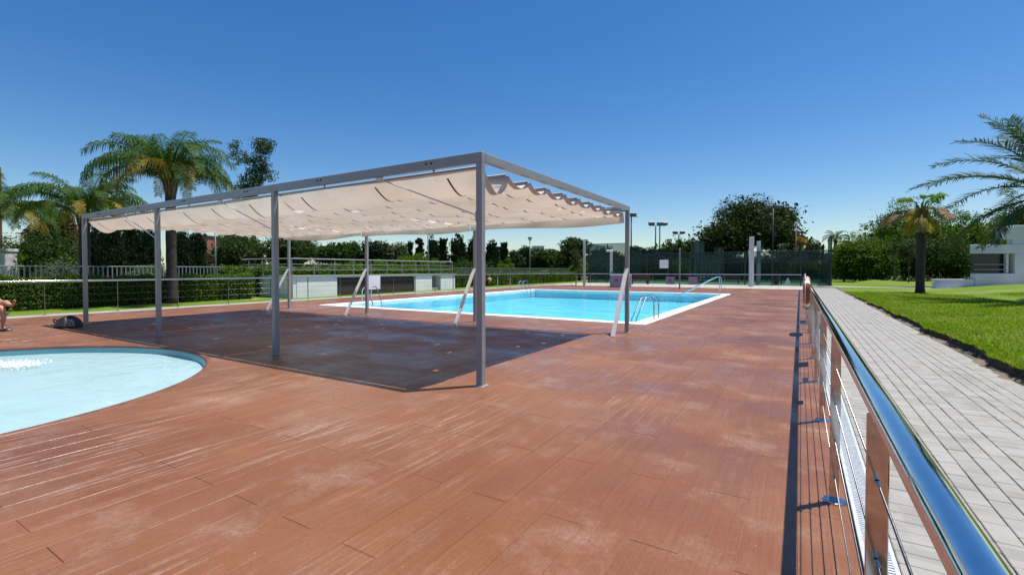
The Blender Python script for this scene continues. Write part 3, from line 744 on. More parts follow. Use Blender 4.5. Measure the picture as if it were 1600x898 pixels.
DF = [setmat(frond_mesh(L_, R(e), R(dr), 78, .56, h_, .05, .7, sd_, .1), LF['date']) for L_, e, dr, h_, sd_ in ((3.6,82,50,.08,21),(3.9,58,66,.1,22),(4.0,36,60,.12,23),(3.9,14,58,.18,24),(3.4,-10,55,.3,25))]
dp = P(1648, 18.5); dp.z = lawn_z(dp.x, dp.y)-.02
palm('date palm with long arching grey green fronds at the right edge', dp, Z(305, 18.5)-dp.z, .24, DF, 38, 1.03, seed=5)
WF = [setmat(frond_mesh(1.0, R(70), R(90), 26, .5, .5, .05, .5, 31, .5), LF['bright']), setmat(frond_mesh(1.1, R(20), R(100), 26, .55, .9, .05, .4, 32, .45), LF['straw']), setmat(frond_mesh(1.5, R(18), R(75), 26, .6, .9, .05, .4, 33, .45), LF['dead']), setmat(frond_mesh(1.2, R(-35), R(50), 26, .6, .95, .05, .4, 34, .4), LF['straw'])]
wp = P(1438, 28.0); wp.z = lawn_z(wp.x, wp.y)-.03
palm('ailing palm with drooping yellow and dead fronds on the lawn', wp, Z(333, 28)-wp.z, .21, WF, 18, 1.25, seed=2)
# far small palms
for px, d, top, lab in ((1305, 75, 377, 'tiny distant palm just right of the court corner'), (1226, 70, 352, 'distant palm beside the floodlight mast'), (180, 36, 330, 'small dark palm top between the two queen palms')):
    palm(lab, P(px, d), Z(top, d), .22, [QF[0], QF[2], QF[4]], 16, .6 if d > 50 else .36, 'distant palms', seed=px)

# trees behind the left fence
T = tree
T('bush', 'dark leafy thicket at the far left behind the picket fence', 55, 27, 62, 316, 436, LF['mid'], 'bush', 6000, .2, cat='bush')
T('bush', 'brownish tinged tree behind the olive bush at the left', 85, 31, 36, 312, 420, LF['brownish'], 'round', 4200, .17, cat='tree')
T('bush', 'grey green rounded olive bush behind the picket fence left', 95, 25.5, 42, 380, 440, LF['olive'], 'bush', 5000, .13, cat='bush')
T('reed_clump', 'narrow clump of light green reeds beside the white gate pillar', 24, 25.5, 12, 366, 440, LF['bright'], 'reed', 1000, .3, cat='plant')
T('bush', 'small olive bush behind the fence left of the tall palm trunk', 228, 26.5, 32, 388, 440, LF['olive'], 'bush', 3500, .13, cat='bush')
CY = 'dark cypresses behind the left fence'
for px, d, hf, top, lab in ((152, 31, 18, 348, 'dark cypress first from the left, under the canopy edge'), (178, 30, 20, 340, 'dark cypress second from the left, under the canopy edge'), (206, 32, 20, 338, 'dark cypress between the left and second front posts'), (232, 30, 18, 345, 'dark cypress just left of the second front post'),
                            (286, 31, 17, 352, 'dark cypress just right of the tall palm trunk'), (308, 33, 14, 358, 'slim dark cypress rightmost of the row behind the palms')):
    T('cypress_tree', lab, px, d, hf, top, 445, LF['dark'], 'flame', 3000, .26, .12, CY)
T('gum_tree', 'tall wispy gum tree rising behind the pergola beam', 398, 46, 40, 222, 345, LF['gum'], 'wispy', 5500, .3, .22)
T('leafy_tree', 'broad loose tree under the canopy left of the second bay', 372, 40, 46, 352, 428, LF['gum'], 'round', 5500, .24, .2)
T('leafy_tree', 'mid green tree behind the second front pergola post', 452, 42, 40, 358, 428, LF['gum'], 'round', 4500, .24, .2)
RT = 'round trees along the far boundary'
for px, d, hf, top, leaf, lab in ((520, 58, 32, 378, LF['mid'], 'round tree leftmost of the far group behind the low white building'), (548, 60, 24, 376, LF['mid'], 'round tree second of the far group behind the low building'), (590, 62, 26, 374, LF['dark'], 'darker round tree right of the back pergola post'),
                                  (615, 64, 24, 378, LF['olive'], 'greyish round tree beside the bright reeds')):
    T('round_tree', lab, px, d, hf, top, 425, leaf, 'round', 3500, .32, .2, RT)
for px, d, hf, top, lab in ((640, 66, 9, 377, 'small cypress first from left in the far dark row'), (656, 66, 11, 372, 'pointed cypress left of the thin grey pole'), (676, 64, 15, 366, 'twin topped cypress at the thin grey pole'), (692, 66, 14, 366, 'tall cypress right of the thin grey pole'), (716, 60, 22, 364, 'broad dark conifer left of the front post'), (740, 62, 16, 368, 'dark conifer half hidden by the front post'), (769, 60, 18, 374, 'dark conifer just right of the front post'), (787, 62, 13, 380, 'pointed cypress rightmost of the far dark row')):
    T('cypress_tree', lab, px, d, hf, top, 440, LF['dark'], 'cone' if hf < 15 else 'flame', 2600, .3, .15, 'dark conifers along the far boundary')
for px, d, hf, top, lab in ((600, 54, 26, 404, 'bright green reeds left part behind the roof railing'), (640, 55, 26, 396, 'bright green reeds in the middle behind the roof railing'), (676, 56, 20, 398, 'bright green reeds behind the thin grey pole'), (790, 56, 14, 404, 'small bright reed clump right of the front post'), (555, 52, 30, 408, 'bright green reeds beyond the roof railing near the back post')):
    T('reed_clump', lab, px, d, hf, top, 440, LF['bright'], 'reed', 2600, .5, group='bright reed clumps', cat='plant')
for px, d, hf, top, leaf, lab in ((810, 70, 22, 384, LF['gum'], 'yellowish green tree left of the street lamp'), (842, 72, 26, 388, LF['mid'], 'dark green tree right of the street lamp'), (868, 74, 22, 390, LF['mid'], 'low tree between street lamp and taller round tree'), (893, 66, 27, 364, LF['gum'], 'taller round crowned tree left of the glass court corner'), (905, 60, 14, 404, LF['bright'], 'low bright bush in front of the taller round tree')):
    T('round_tree', lab, px, d, hf, top, 428, leaf, 'round', 4200, .32, .2, RT)
for px, d, hf, top, leaf, lab in ((945, 80, 26, 385, LF['gum'], 'tree seen through the left glass court corner'), (1010, 84, 30, 384, LF['dark'], 'dark purple green tree behind the court lamps'), (1062, 78, 36, 366, LF['mid'], 'bushy tree behind the middle of the court fence'), (1105, 74, 30, 352, LF['gum'], 'bushy tree at the left foot of the big pine'), (1252, 84, 30, 373, LF['olive'], 'low tree behind the right court under the flag')):
    T('round_tree', lab, px, d, hf, top, 440, leaf, 'round', 4500, .34, .25, 'trees behind the courts')
T('pine_tree', 'big dark umbrella pine behind the courts', 1166, 72, 80, 306, 412, LF['pine'], 'pine', 22000, .34, .45)
for px, d, hf, top, leaf, lab in ((1330, 62, 32, 372, LF['bright'], 'bright green tall hedge bush beside the court corner'), (1352, 52, 44, 372, LF['lush'], 'dark rounded shrub behind the garden path bend'), (1412, 58, 62, 322, LF['lush'], 'large leafy tree behind the ailing palm'), (1488, 60, 50, 338, LF['lush'], 'leafy tree between ailing palm and white building'), (1450, 54, 60, 368, LF['mid'], 'dark dense shrub behind the ailing palm trunk'), (1520, 62, 40, 352, LF['lush'], 'leafy shrub behind the white roof slab'), (1590, 64, 40, 318, LF['mid'], 'dark tree above the white building at the right edge')):
    T('leafy_shrub', lab, px, d, hf, top-.17*(446-top), 446, leaf, 'bush', 8500, .34, group='shrubs and trees behind the right lawn', cat='bush', z0=.1)
T('sapling', 'small staked sapling with pale leaves by the garden path', 1420, 44, 15, 372, 408, LF['olive'], 'round', 700, .16, .05, z0=.3)
sk = P(1396, 43, .3); tag(MB().tube([(sk.x,sk.y,.25),(sk.x+.12,sk.y,Z(385,43))], .045, 8).build('tree_stake', M['bark']), 'thin leaning wooden stake left of the pale sapling', 'stake')
st_ = P(1395, 43); T('sapling', 'slender sapling on the leaning stake by the garden path', 1398, 43.2, 13, 376, 400, LF['gum'], 'round', 500, .16, .03, z0=.3)
T('sapling', 'young tree with sparse leaves standing before the right court', 1221, 44, 12, 381, 402, LF['olive'], 'wispy', 420, .16, .045, z0=.01)
T('sapling', 'slender young tree left of the grey post before the hedge', 900, 42, 12, 392, 420, LF['gum'], 'wispy', 500, .16, .045, z0=-.01)

for k in range(6): T('screen_shrub', ['leftmost','second from left','third from left','third from right','second from right','rightmost'][k]+' dark shrub screening the back of the courts', 940+62*k, 72+.5*(k%2), 44, 396+4*(k%3), 440, LF['mid'] if k % 2 else LF['lush'], 'bush', 5000, .36, group='screen shrubs behind the courts', cat='bush')
for px, d_, top, lab in ((330, 36, 398, 'low dark bush behind the fence right of the slim cypress'), (392, 37, 400, 'low dark bush behind the roof railing left end'), (455, 40, 402, 'low dark bush behind the second front post'), (510, 46, 404, 'low dark bush behind the left part of the roof railing'), (735, 52, 402, 'low dark bush behind the front post base of the conifers')):
    T('bush', lab, px, d_, 40, top, 440, LF['mid'], 'bush', 3500, .2, group='low bushes behind the fence', cat='bush')
# hedges along the left fence
def hedge(label, x0, x1, y0, y1, h, n, size):
    t = thing('hedge', label, 'hedge', ((x0+x1)/2, y0, -.03), 0, 'clipped hedges along the fence'); hw = (x1-x0)/2; L_ = y1-y0
    f = rng.random(n); y = rng.random(n)*L_; side = rng.random(n)
    x = np.where(side < .45, hw, np.where(side < .9, (rng.random(n)*2-1)*hw, -hw)); z = np.where((side >= .45) & (side < .9), h, rng.random(n)*h)
    lump = .05*np.sin(y*3.1)+.04*np.sin(y*7.7+x*3)+.03*np.sin(y*1.1); x = x + rng.normal(size=n)*.07 + lump*np.sign(x); z = z + rng.normal(size=n)*.05 + lump
    V = leaf_quads(np.c_[x, y, np.maximum(.03, z)], size, .6); link('foliage', npmesh('foliage', V, 4), LF['hedge'], t)
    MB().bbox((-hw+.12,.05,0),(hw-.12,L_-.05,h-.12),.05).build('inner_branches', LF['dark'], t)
hedge('clipped green hedge behind the left railing up to the white building', -23.6, -22.7, -6, 13.2, 1.08, 42000, .075)
hedge('clipped green hedge behind the low white building roof', -24.9, -24.1, 12.6, 31, 1.45, 22000, .10)
hedge('clipped green hedge behind the far left pool corner', -23.6, -22.7, 27.4, 52, 1.08, 26000, .10)

# ================================================================= LEFT FENCE, PILLAR, LOW BUILDING
def picket_fence(label, x, y0, y1, h, name='picket_fence'):
    t = thing(name, label, 'fence', (x, y0, -.03)); L_ = y1-y0
    for z in (h-.04, .2): MB().bbox((-.02,0,z),(.02,L_,z+.045),.004).build('rail', M['picket'], t)
    pq = MB().bbox((-.012,-.022,0),(.012,.022,h-.04),.003); me = bpy.data.meshes.new('picket'); me.from_pydata(pq.v, [], pq.f); me.materials.append(M['picket'])
    far = MB(); y = .08; k = 0
    while y < L_:
        if k < 290: o = bpy.data.objects.new('picket', me); col.objects.link(o); o.parent = t; o.location = (0,y,0)
        else: far.bbox((-.012,y-.022,0),(.012,y+.022,h-.04),.003)
        y += .165; k += 1
    if far.v: tag(far.build('far_pickets', M['picket'], t), kind='stuff')
picket_fence('grey steel picket fence behind the hedge', -26.2, -4.0, 62, 1.58)
gp_ = P(4, 25.0); pl = thing('gate_pillar', 'weathered white pillar at the far left behind the hedge', 'pillar', (gp_.x, gp_.y, -.03), .5)
MB().bbox((-.5,-.3,0),(.5,.3,Z(392,25)),.02).build('shaft', M['oldwhite'], pl); MB().bbox((-.54,-.34,Z(392,25)),(.54,.34,Z(388,25)),.015).build('cap', M['oldwhite'], pl)
rp = P(3, 25.9); tag(MB().tube([(rp.x,rp.y,-.05),(rp.x,rp.y,Z(262,25.9))], .05, 8).build('pole', M['rust']), 'thin rusty pole above the white gate pillar', 'pole')
lb = thing('low_building', 'low white plant room with dark slatted front and railed roof', 'building', (-21.3, 14.3, 0))
def lbp(m, name, mat, par=None, smooth=False):
    o = m.build(name, mat, par or lb, smooth)
    if par is None: o.matrix_parent_inverse = Matrix.Translation(lb.location).inverted()
    return o
BX, BXB, BY0, BY1, BH = -21.3, -24.0, 14.3, 27.2, 1.04
lbp(MB().bbox((-26.2,BY0,-.05),(BX-.02,BY0+.2,BH),.008), 'side_wall', M['white'])
for a, b in ((BY0+.2, 16.9), (22.9, 24.6), (25.5, 27.1)): lbp(MB().bbox((BX-.18,a,-.05),(BX,b,BH-.03),.008), 'front_wall', M['white'])
lbp(MB().bbox((BX-1.6,24.6,-.05),(BX-1.45,25.5,BH-.03),.005), 'recess_wall', M['white'])
lbp(MB().bbox((BX-1.45,25.44,-.05),(BX-.19,25.5,BH-.03),.005), 'recess_wall', M['white'])
lbp(MB().bbox((BX-.5,24.62,-.02),(BX-.1,25.3,.16),.01), 'step', M['concrete'])
k = 0
for z in np.arange(.02, BH-.1, .095): lbp(MB().bbox((BX-.10,16.9,z),(BX-.06,22.9,z+.075),.006), 'slat', M['slat'])
lbp(MB().box((BX-.16,16.9,-.05),(BX-.14,22.9,BH-.03)), 'dark_backing', M['black'])
lbp(MB().bbox((-26.2,27.0,-.05),(BX-.2,27.1,BH-.03),.008), 'end_wall', M['white'])
lbp(MB().bbox((-26.25,BY0-.06,BH+.002),(BX+.06,BY1,BH+.045),.008), 'roof_slab', M['alu'])
lbp(MB().add([(-26.1,BY0+.1,BH+.05),(BX-.6,BY0+.1,BH+.05),(BX-.6,BY1-.1,BH+.05),(-26.1,BY1-.1,BH+.05)], [(0,1,2,3)]), 'roof_turf', M['lawn'])
rr_ = thing('roof_railing', 'thin grey railing on the roof of the low white building', 'railing', (BX-.25, BY0+.1, BH+.045))
def rrp(m, name): o = m.build(name, M['alu'], rr_); o.matrix_parent_inverse = Matrix.Translation(rr_.location).inverted()
rx = BX-.25; rz1 = BH+.045
for k in range(11): rrp(MB().tube([(rx,BY0+.1+1.27*k,rz1),(rx,BY0+.1+1.27*k,rz1+.86)], .02, 8), 'post')
for k in range(1, 4): rrp(MB().tube([(rx-1.25*k,BY0+.1,rz1),(rx-1.25*k,BY0+.1,rz1+.86)], .02, 8), 'post')
for z, r in ((.86,.032),(.58,.012),(.30,.012)): rrp(MB().tube([(rx-4.4,BY0+.1,rz1+z),(rx,BY0+.1,rz1+z)], r, 8), 'bar'); rrp(MB().tube([(rx,BY0+.1,rz1+z),(rx,BY1-.1,rz1+z)], r, 8), 'bar')
# white notice by the left ladder
nb_ = thing('notice_board', 'white notice board on the left railing behind the raking stay', 'sign', (-19.4, 17.75, .35), 0)
MB().bbox((-.0,-.42,.0),(.02,.42,.72),.004).build('board', M['whitep'], nb_); MB().box((-.045,-.02,.3),(-.001,.02,.34)).build('clip', M['satin'], nb_)

# ================================================================= COURTS AND THE FAR EDGE
def court(label, x0, x1, y0, y1, hs, seedx, corner):
    t = thing('padel_court', label, 'sports court', (x0, y0, 0), 0, 'padel courts behind the pool')
    def cp(m, name, mat): o = m.build(name, mat, t); o.matrix_parent_inverse = Matrix.Translation(t.location).inverted(); return o
    nb = 5; wd = (x1-x0)/nb
    for yy in (y0, y1):
        for k in range(nb+1):
            h = hs if k in corner else 3.0
            cp(MB().bbox((x0+k*wd-.05,yy-.05,0),(x0+k*wd+.05,yy+.05,h),.006), 'post', M['dgreen'])
        for k in range(nb):
            a, b = x0+k*wd+.055, x0+(k+1)*wd-.055
            hi = hs if (k in corner and k+1 in corner) else 3.0
            cp(MB().box((a,yy-.006,.03),(b,yy+.006,2.0 if yy == y0 else 2.9)), 'glass_pane', M['glass'])
            cp(MB().box((a,yy-.004,2.05 if yy == y0 else 2.95),(b,yy+.004,hi)), 'mesh_panel', M['mesh'])
            for z in ((2.0, hi-.04) if yy == y0 else (hi-.04,)): cp(MB().bbox((a,yy-.03,z),(b,yy+.03,z+.045),.004), 'rail', M['dgreen'])
    for xx in (x0, x1):
        n_ = 8; wy = (y1-y0)/n_
        for k in range(1, n_): cp(MB().bbox((xx-.04,y0+k*wy-.04,0),(xx+.04,y0+k*wy+.04,hs if k in (1,2,6,7) else 3.0),.006), 'post', M['dgreen'])
        for k in range(n_):
            a, b = y0+k*wy+.06, y0+(k+1)*wy-.06; hi = hs if k in (0,1,6,7) else 3.0
            cp(MB().box((xx-.004,a,.03),(xx+.004,b,hi)), 'mesh_panel', M['mesh']); cp(MB().bbox((xx-.03,a,hi-.04),(xx+.03,b,hi+.005),.004), 'rail', M['dgreen'])
    cp(MB().box((x0+.1,(y0+y1)/2-.01,0),(x1-.1,(y0+y1)/2+.01,.9)), 'net', M['mesh'])
court('left fenced court with tall glass corner panels', -19.2, -8.9, 47.2, 67, 4.1, 0, (0,1,2))
court('right fenced court with green mesh beside the path', -8.5, 2.2, 47.2, 67, 4.2, 1, (5,))
def square_post(px, py, top, d, label, w_=.17, mat='pale', name='square_post', cap=None):
    p = P(px, d); h = Z(top, d); t = thing(name, label, 'post', (p.x,p.y,.012), YAW)
    MB().bbox((-w_/2,-w_/2,0),(w_/2,w_/2,h-.012),.01).build('shaft', M[mat], t); MB().bbox((-w_*.75,-w_*.75,0),(w_*.75,w_*.75,.02),.005).build('base_plate', M[mat], t)
    return t
square_post(1174, 449, 370, 38.6, 'left and taller looking of two pale square posts', .28)
square_post(1185, 446, 377, 42.5, 'right of two pale square posts before the courts', .26)
square_post(913, 447, 376, 40.5, 'pale square post at the left court corner', .2)
square_post(1062, 453, 388, 33.6, 'slim dark post standing at the far pool edge', .09, 'alu')
cpst = square_post(955, 447, 393, 42, 'pale camera post behind the grey block', .2)
MB().bbox((-.45,-.08,2.95),(.12,.08,3.12),.02).build('camera_housing', M['whitep'], cpst)
def flood(px, top, d, label, two, hd=.55):
    p = P(px, d); h = Z(top, d); t = thing('floodlight_mast', label, 'floodlight', (p.x,p.y,0), YAW, 'floodlight masts of the courts')
    MB().tube([(0,0,0),(0,0,h)], [.11,.075], 10).build('mast', M['dgreen'], t, True); MB().bbox((-.8,-.04,h),(.8,.04,h+.07),.01).build('crossbar', M['dgreen'], t)
    for s in two:
        b_ = MB().bbox((s-hd/2,-.32,h+.08),(s+hd/2,.18,h+.48),.05).build('lamp_head', M['lamp'], t)
        MB().box((s-hd/2+.04,-.30,h+.066),(s+hd/2-.04,.16,h+.078)).build('lamp_glass', M['lens'], b_)
flood(1024, 353, 62, 'twin headed floodlight mast, left of the close pair', (-.55,.55), .75)
flood(1030.5, 353, 66, 'floodlight mast right of the close pair', (0.05,.65), .75)
flood(1060, 366, 80, 'twin headed floodlight mast low above the bushy tree', (-.6,.6), .8)
flood(1207, 327, 60, 'twin headed floodlight mast in front of the pine', (-.55,.6), .8)
flood(1215, 344, 70, 'shorter floodlight mast behind the one at the pine', (-.5,.6), .75)
flood(986, 339, 60, 'floodlight mast mostly hidden by the far right pergola post', (-.3,.3), .6)
def lamp_post(px, top, d, label, head=True, r=.06):
    p = P(px, d); h = Z(top, d); t = thing('lamp_post' if head else 'pole', label, 'lamp post' if head else 'pole', (p.x,p.y,-.03))
    MB().tube([(0,0,0),(0,0,h)], [r*1.2, r*.8], 10).build('shaft', M['picket'], t, True)
    MB().disc((0,0,0), r*2.5, .05, 12).build('base', M['picket'], t)
    if head:
        MB().tube([(0,0,h-.05),(0,0,h+.25),(0,0,h+.32)], [.12,.26,.24], 14).build('lantern', M['lens'], t, True); MB().tube([(0,0,h+.32),(0,0,h+.40)], [.34,.12], 14).build('hood', M['lamp'], t, True)
lamp_post(828, 375, 58, 'slim street lamp among the far trees')
lamp_post(669, 345, 46, 'thin grey pole rising behind the low white building', False)
lamp_post(337, 340, 28.5, 'thin grey pole behind the second bay of the pergola', False, .045)
def bench(px, d, label):
    p = P(px, d); t = thing('bench', label, 'bench', (p.x,p.y,.012), 0, 'brown benches before the courts')
    for q in range(3): MB().bbox((-.9,-.2+.14*q,.42),(.9,-.08+.14*q,.46),.006).build('seat_slat', M['bench'], t)
    for q in range(3): MB().bbox((-.9,.24,.52+.13*q),(.9,.27,.63+.13*q),.006).build('back_slat', M['bench'], t)
    for s in (-.75, .75): MB().bbox((s-.03,-.2,0),(s+.03,.24,.42),.006).bbox((s-.03,.2,.42),(s+.03,.24,.92),.006).build('leg', M['black'], t)
bench(1000, 44.5, 'brown slatted bench left of the small signs'); bench(1140, 44.5, 'brown slatted bench near the sloping pool handrail')
def potplant(px, d, label, n=160):
    p = P(px, d); t = thing('potted_plant', label, 'potted plant', (p.x,p.y,.012), 0, 'terracotta pots before the courts')
    MB().tube([(0,0,0),(0,0,.55),(0,0,.62),(0,0,.62),(0,0,.5)], [.2,.29,.31,.26,.24], 20).build('pot', M['pot'], t, 'auto')
    V = leaf_quads(cloud([(0,0,.95,.22,.22,.35)], n, .08), .18, .35, (0,0,1), .5); link('leaves', npmesh('leaves', V, 4), LF['mid'], t)
potplant(958.5, 41.3, 'terracotta pot left of the grey block by the far railing', 60); potplant(1213, 43.2, 'terracotta pot before the right court', 120)
gb = P(970, 37.6); t = thing('planter_block', 'lavender grey square block at the far deck edge', 'planter', (gb.x, gb.y, 0), .25)
MB().bbox((-.8,-.5,0),(.8,.5,1.0),.02).build('body', M['lavender'], t); MB().bbox((-.4,-.512,.45),(-.2,-.501,.68),.003).build('emblem', M['emblem'], t)
for px, lab, em in ((1042, 'lavender grey sign with purple emblem on the far railing', 1), (1083, 'plain lavender grey sign on the far railing', 0)):
    p = P(px, 36.7); t = thing('notice_board', lab, 'sign', (p.x, 38.69, .22), 0)
    MB().bbox((-.33,-.012,0),(.33,.0,.62),.004).build('board', M['lavender'], t)
    if em: MB().tube([(0,-.018,.33),(0,-.0125,.33)], .13, 18).build('emblem', M['emblem'], t)
    for s in (-.2, .2): MB().box((s-.015,.0,.3),(s+.015,.055,.34)).build('clip', M['satin'], t)
p = P(1027, 44); t = thing('notice_board', 'white square notice fixed on the court fence', 'sign', (p.x, 47.13, Z(419, 46.5)))
MB().bbox((-.42,-.015,0),(.42,0,.82),.004).build('board', M['whitep'], t); MB().box((-.05,0,.3),(.05,.02,.4)).build('clip', M['satin'], t)
# a folding A-board near the potted plant
p = P(1231, 42.5); t = thing('folding_board', 'small pale A board standing by the terracotta pot', 'sign', (p.x, p.y, .012))
for s in (-1, 1): MB().add([(-.28,s*.25,0),(.28,s*.25,0),(.05,s*.02,.62),(-.05,s*.02,.62),(-.28,s*.27,0),(.28,s*.27,0),(.05,s*.04,.62),(-.05,s*.04,.62)], [(0,1,2,3),(7,6,5,4),(0,4,5,1),(1,5,6,2),(2,6,7,3),(3,7,4,0)]).build('leaf', M['whitep'], t)
# flag
d = 61; p = P(1243, d); t = thing('flagpole', 'flagpole flying a red and yellow flag behind the right court', 'flag', (p.x,p.y,-.03), YAW)
MB().tube([(0,0,0),(0,0,Z(351,d))], [.06,.03], 8).build('pole', M['picket'], t, True)
fz = Z(372, d)
for a, b, mt in ((.0,.25,'red'),(.25,.75,'yellow'),(.75,1.,'red')):
    m = MB(); nn = 16
    for k in range(nn+1):
        u = k/nn
        for v_ in (a, b): m.v.append((.05+1.6*u, .12*math.sin(u*8), fz-.5 + 1.05*v_ - .38*u + .08*math.sin(u*7)))
    for k in range(nn): m.f.append((2*k,2*k+2,2*k+3,2*k+1))
    m.build('flag_stripe', M[mt], t, True)
m = MB().tube([(.5,-.09,fz-.09),(.5,-.02,fz-.09)], .13, 14); m.build('crest', M['red'], t)
# ---- far buildings glimpsed between the trees
def far_building(px0, px1, top, d, label, mat, name='far_building', rows=3, cols=4):
    a, b = P(px0, d), P(px1, d); wd = (b-a).length; h = Z(top, d); t = thing(name, label, 'building', (a.x,a.y,-.03), YAW)
    MB().bbox((0,0,0),(wd,8,h),.05).build('wall', M[mat], t); MB().bbox((-.2,-.2,h),(wd+.2,8.2,h+.25),.03).build('roof', M['far' if mat == 'brickwall' else 'pale'], t)
    for r_ in range(rows):
        for c_ in range(cols):
            x = wd*(c_+.5)/cols; z = h*(r_+.45)/rows; s = min(.6, wd/cols*.3)
            w_ = MB().bbox((x-s,-.06,z),(x+s,-.005,z+h/rows*.42),.01).build('window', M['far'], t); MB().box((x-s*.85,-.075,z+.06),(x+s*.85,-.062,z+h/rows*.42-.06)).build('pane', M['win'], w_)
far_building(296, 324, 368, 75, 'red brick block glimpsed right of the palm trunk', 'brickwall', rows=3, cols=2)
far_building(95, 150, 366, 48, 'low reddish wall of a house behind the leftmost post', 'brickwall', rows=1, cols=3)
far_building(318, 332, 383, 110, 'pale building glimpsed beside the red brick block', 'far', rows=3, cols=2)
far_building(772, 786, 386, 120, 'pale building glimpsed right of the front post', 'far', rows=3, cols=2)
far_building(833, 850, 385, 140, 'flat topped far building above the trees by the street lamp', 'far', rows=3, cols=3)
# ---- white building on the right
d = 35.0; o_ = P(1462, d); wb = thing('white_building', 'white modern building with low garden wall and open porch', 'building', (o_.x,o_.y,0), YAW)
s = d/F
def wbx(px): return (px-1462)*s
def wbz(py): return Z(py, d)
def wbp(m, n_, mt='wshade', par=None): return m.build(n_, M[mt], par or wb)
wbp(MB().bbox((0,0,-.3),(wbx(1523),.35,wbz(436)),.02), 'garden_wall')
wbp(MB().bbox((wbx(1523)+.002,-.06,-.3),(wbx(1584),.35,wbz(427)),.02), 'parapet')
wbp(MB().bbox((wbx(1584)+.002,-.062,-.3),(wbx(1760),.42,wbz(396)-.002),.02), 'wall')
wbp(MB().bbox((wbx(1523),-.09,wbz(396)),(wbx(1760),.42,wbz(382)),.02), 'roof_slab')
wbp(MB().bbox((wbx(1581),.0,wbz(382)+.002),(wbx(1760),.42,wbz(352)-.002),.02), 'upper_wall')
wbp(MB().bbox((wbx(1562),-.12,wbz(374)),(wbx(1581)-.002,.40,wbz(354)),.02), 'upper_parapet')
wbp(MB().bbox((wbx(1523)+.003,.355,wbz(427)-.2),(wbx(1584),.415,wbz(396)-.004),.01), 'porch_shade_panel', 'win')  # dark sheet added behind the opening, painting the shaded porch interior
for py in (413, 421): wbp(MB().tube([(wbx(1524),.12,wbz(py)),(wbx(1583),.12,wbz(py))], .035, 8), 'porch_bar', 'alu')
wbp(MB().bbox((wbx(1574),.1,wbz(427)+.001),(wbx(1578),.3,wbz(396)-.003),.01), 'porch_post', 'pale')

# ================================================================= PEOPLE, CHAIR, BAG
def skin_body(name, nodes, edges, mat, parent, root=0, sub=2):
    "one continuous body grown from a skeleton: nodes = (x, y, z, radius or (rx, ry))"
    m = bpy.data.meshes.new(name); m.from_pydata([n_[:3] for n_ in nodes], edges, []); m.update()
    o = bpy.data.objects.new(name, m); col.objects.link(o); o.parent = parent; m.materials.append(mat)
    o.modifiers.new('skin', 'SKIN'); 
    for k, n_ in enumerate(nodes):
        sv = m.skin_vertices[0].data[k]; r = n_[3]; sv.radius = r if hasattr(r, '__len__') else (r, r); sv.use_root = (k == root)
    o.modifiers['skin'].use_smooth_shade = True
    sb = o.modifiers.new('sub', 'SUBSURF'); sb.levels = sb.render_levels = sub
    return o
# sitter at the left edge: local +x is the way the person faces
ft = P(16, 14.0); ft = Vector((-15.52, 3.30, 0)); pr = thing('person', 'seated person in shorts with crossed bare legs at the left edge', 'person', ft - Vector((math.cos(YAW), math.sin(YAW), 0))*.10, YAW)
nd = [(-.42,0,.52,(.15,.13)), (-.47,0,.70,(.14,.11)), (-.52,0,.92,(.16,.11)), (-.53,0,1.04,(.09,.08)), (-.50,0,1.12,.055), (-.46,0,1.20,(.075,.085)), (-.44,0,1.30,(.085,.10)), (-.44,0,1.37,.06),
      (-.30,-.10,.52,.088), (.0,-.10,.54,.066), (.03,-.10,.48,.058), (.05,-.10,.30,.052), (.03,-.10,.09,.036), (.06,-.10,.045,.036), (.20,-.10,.025,.024),       # planted leg
      (-.30,.10,.55,.088), (-.02,.03,.64,.068), (.03,-.0,.63,.058), (.16,-.09,.60,.052), (.27,-.12,.585,.036), (.30,-.13,.60,.034), (.38,-.16,.68,.024),                # crossed leg
      (-.52,-.20,.99,.055), (-.50,-.25,.74,.043), (-.30,-.20,.60,.034), (-.22,-.17,.59,.03), (-.52,.20,.99,.055), (-.50,.25,.74,.043), (-.30,.17,.66,.034), (-.22,.13,.66,.03)]
ed = [(0,1),(1,2),(2,3),(3,4),(4,5),(5,6),(6,7),(0,8),(8,9),(9,10),(10,11),(11,12),(12,13),(13,14),(0,15),(15,16),(16,17),(17,18),(18,19),(19,20),(20,21),(2,22),(22,23),(23,24),(24,25),(2,26),(26,27),(27,28),(28,29)]
skin_body('body', nd, ed, M['skin'], pr)
skin_body('shorts', [(-.42,0,.50,(.165,.145)), (-.45,0,.66,(.155,.13)), (-.28,-.10,.525,.105), (-.12,-.10,.535,.10), (-.28,.10,.555,.105), (-.14,.07,.60,.10)], [(0,1),(0,2),(2,3),(0,4),(4,5)], M['short'], pr)
skin_body('hair', [(-.47,0,1.34,(.088,.10)), (-.49,0,1.26,(.07,.09)), (-.45,0,1.385,.075)], [(1,0),(0,2)], M['hair'], pr)
for q in range(5): MB().tube([(.375,-.185+.012*q,.675+.004*q),(.392,-.19+.012*q,.705-.004*q),(.39,-.192+.012*q,.722-.007*q)], [.011-.001*q,.01-.001*q,.006], 8).build('toe', M['skin'], pr, True)
sn = thing('sandal', 'grey sandal under the planted foot of the seated person', 'sandal', (ft.x, ft.y, 0), YAW)
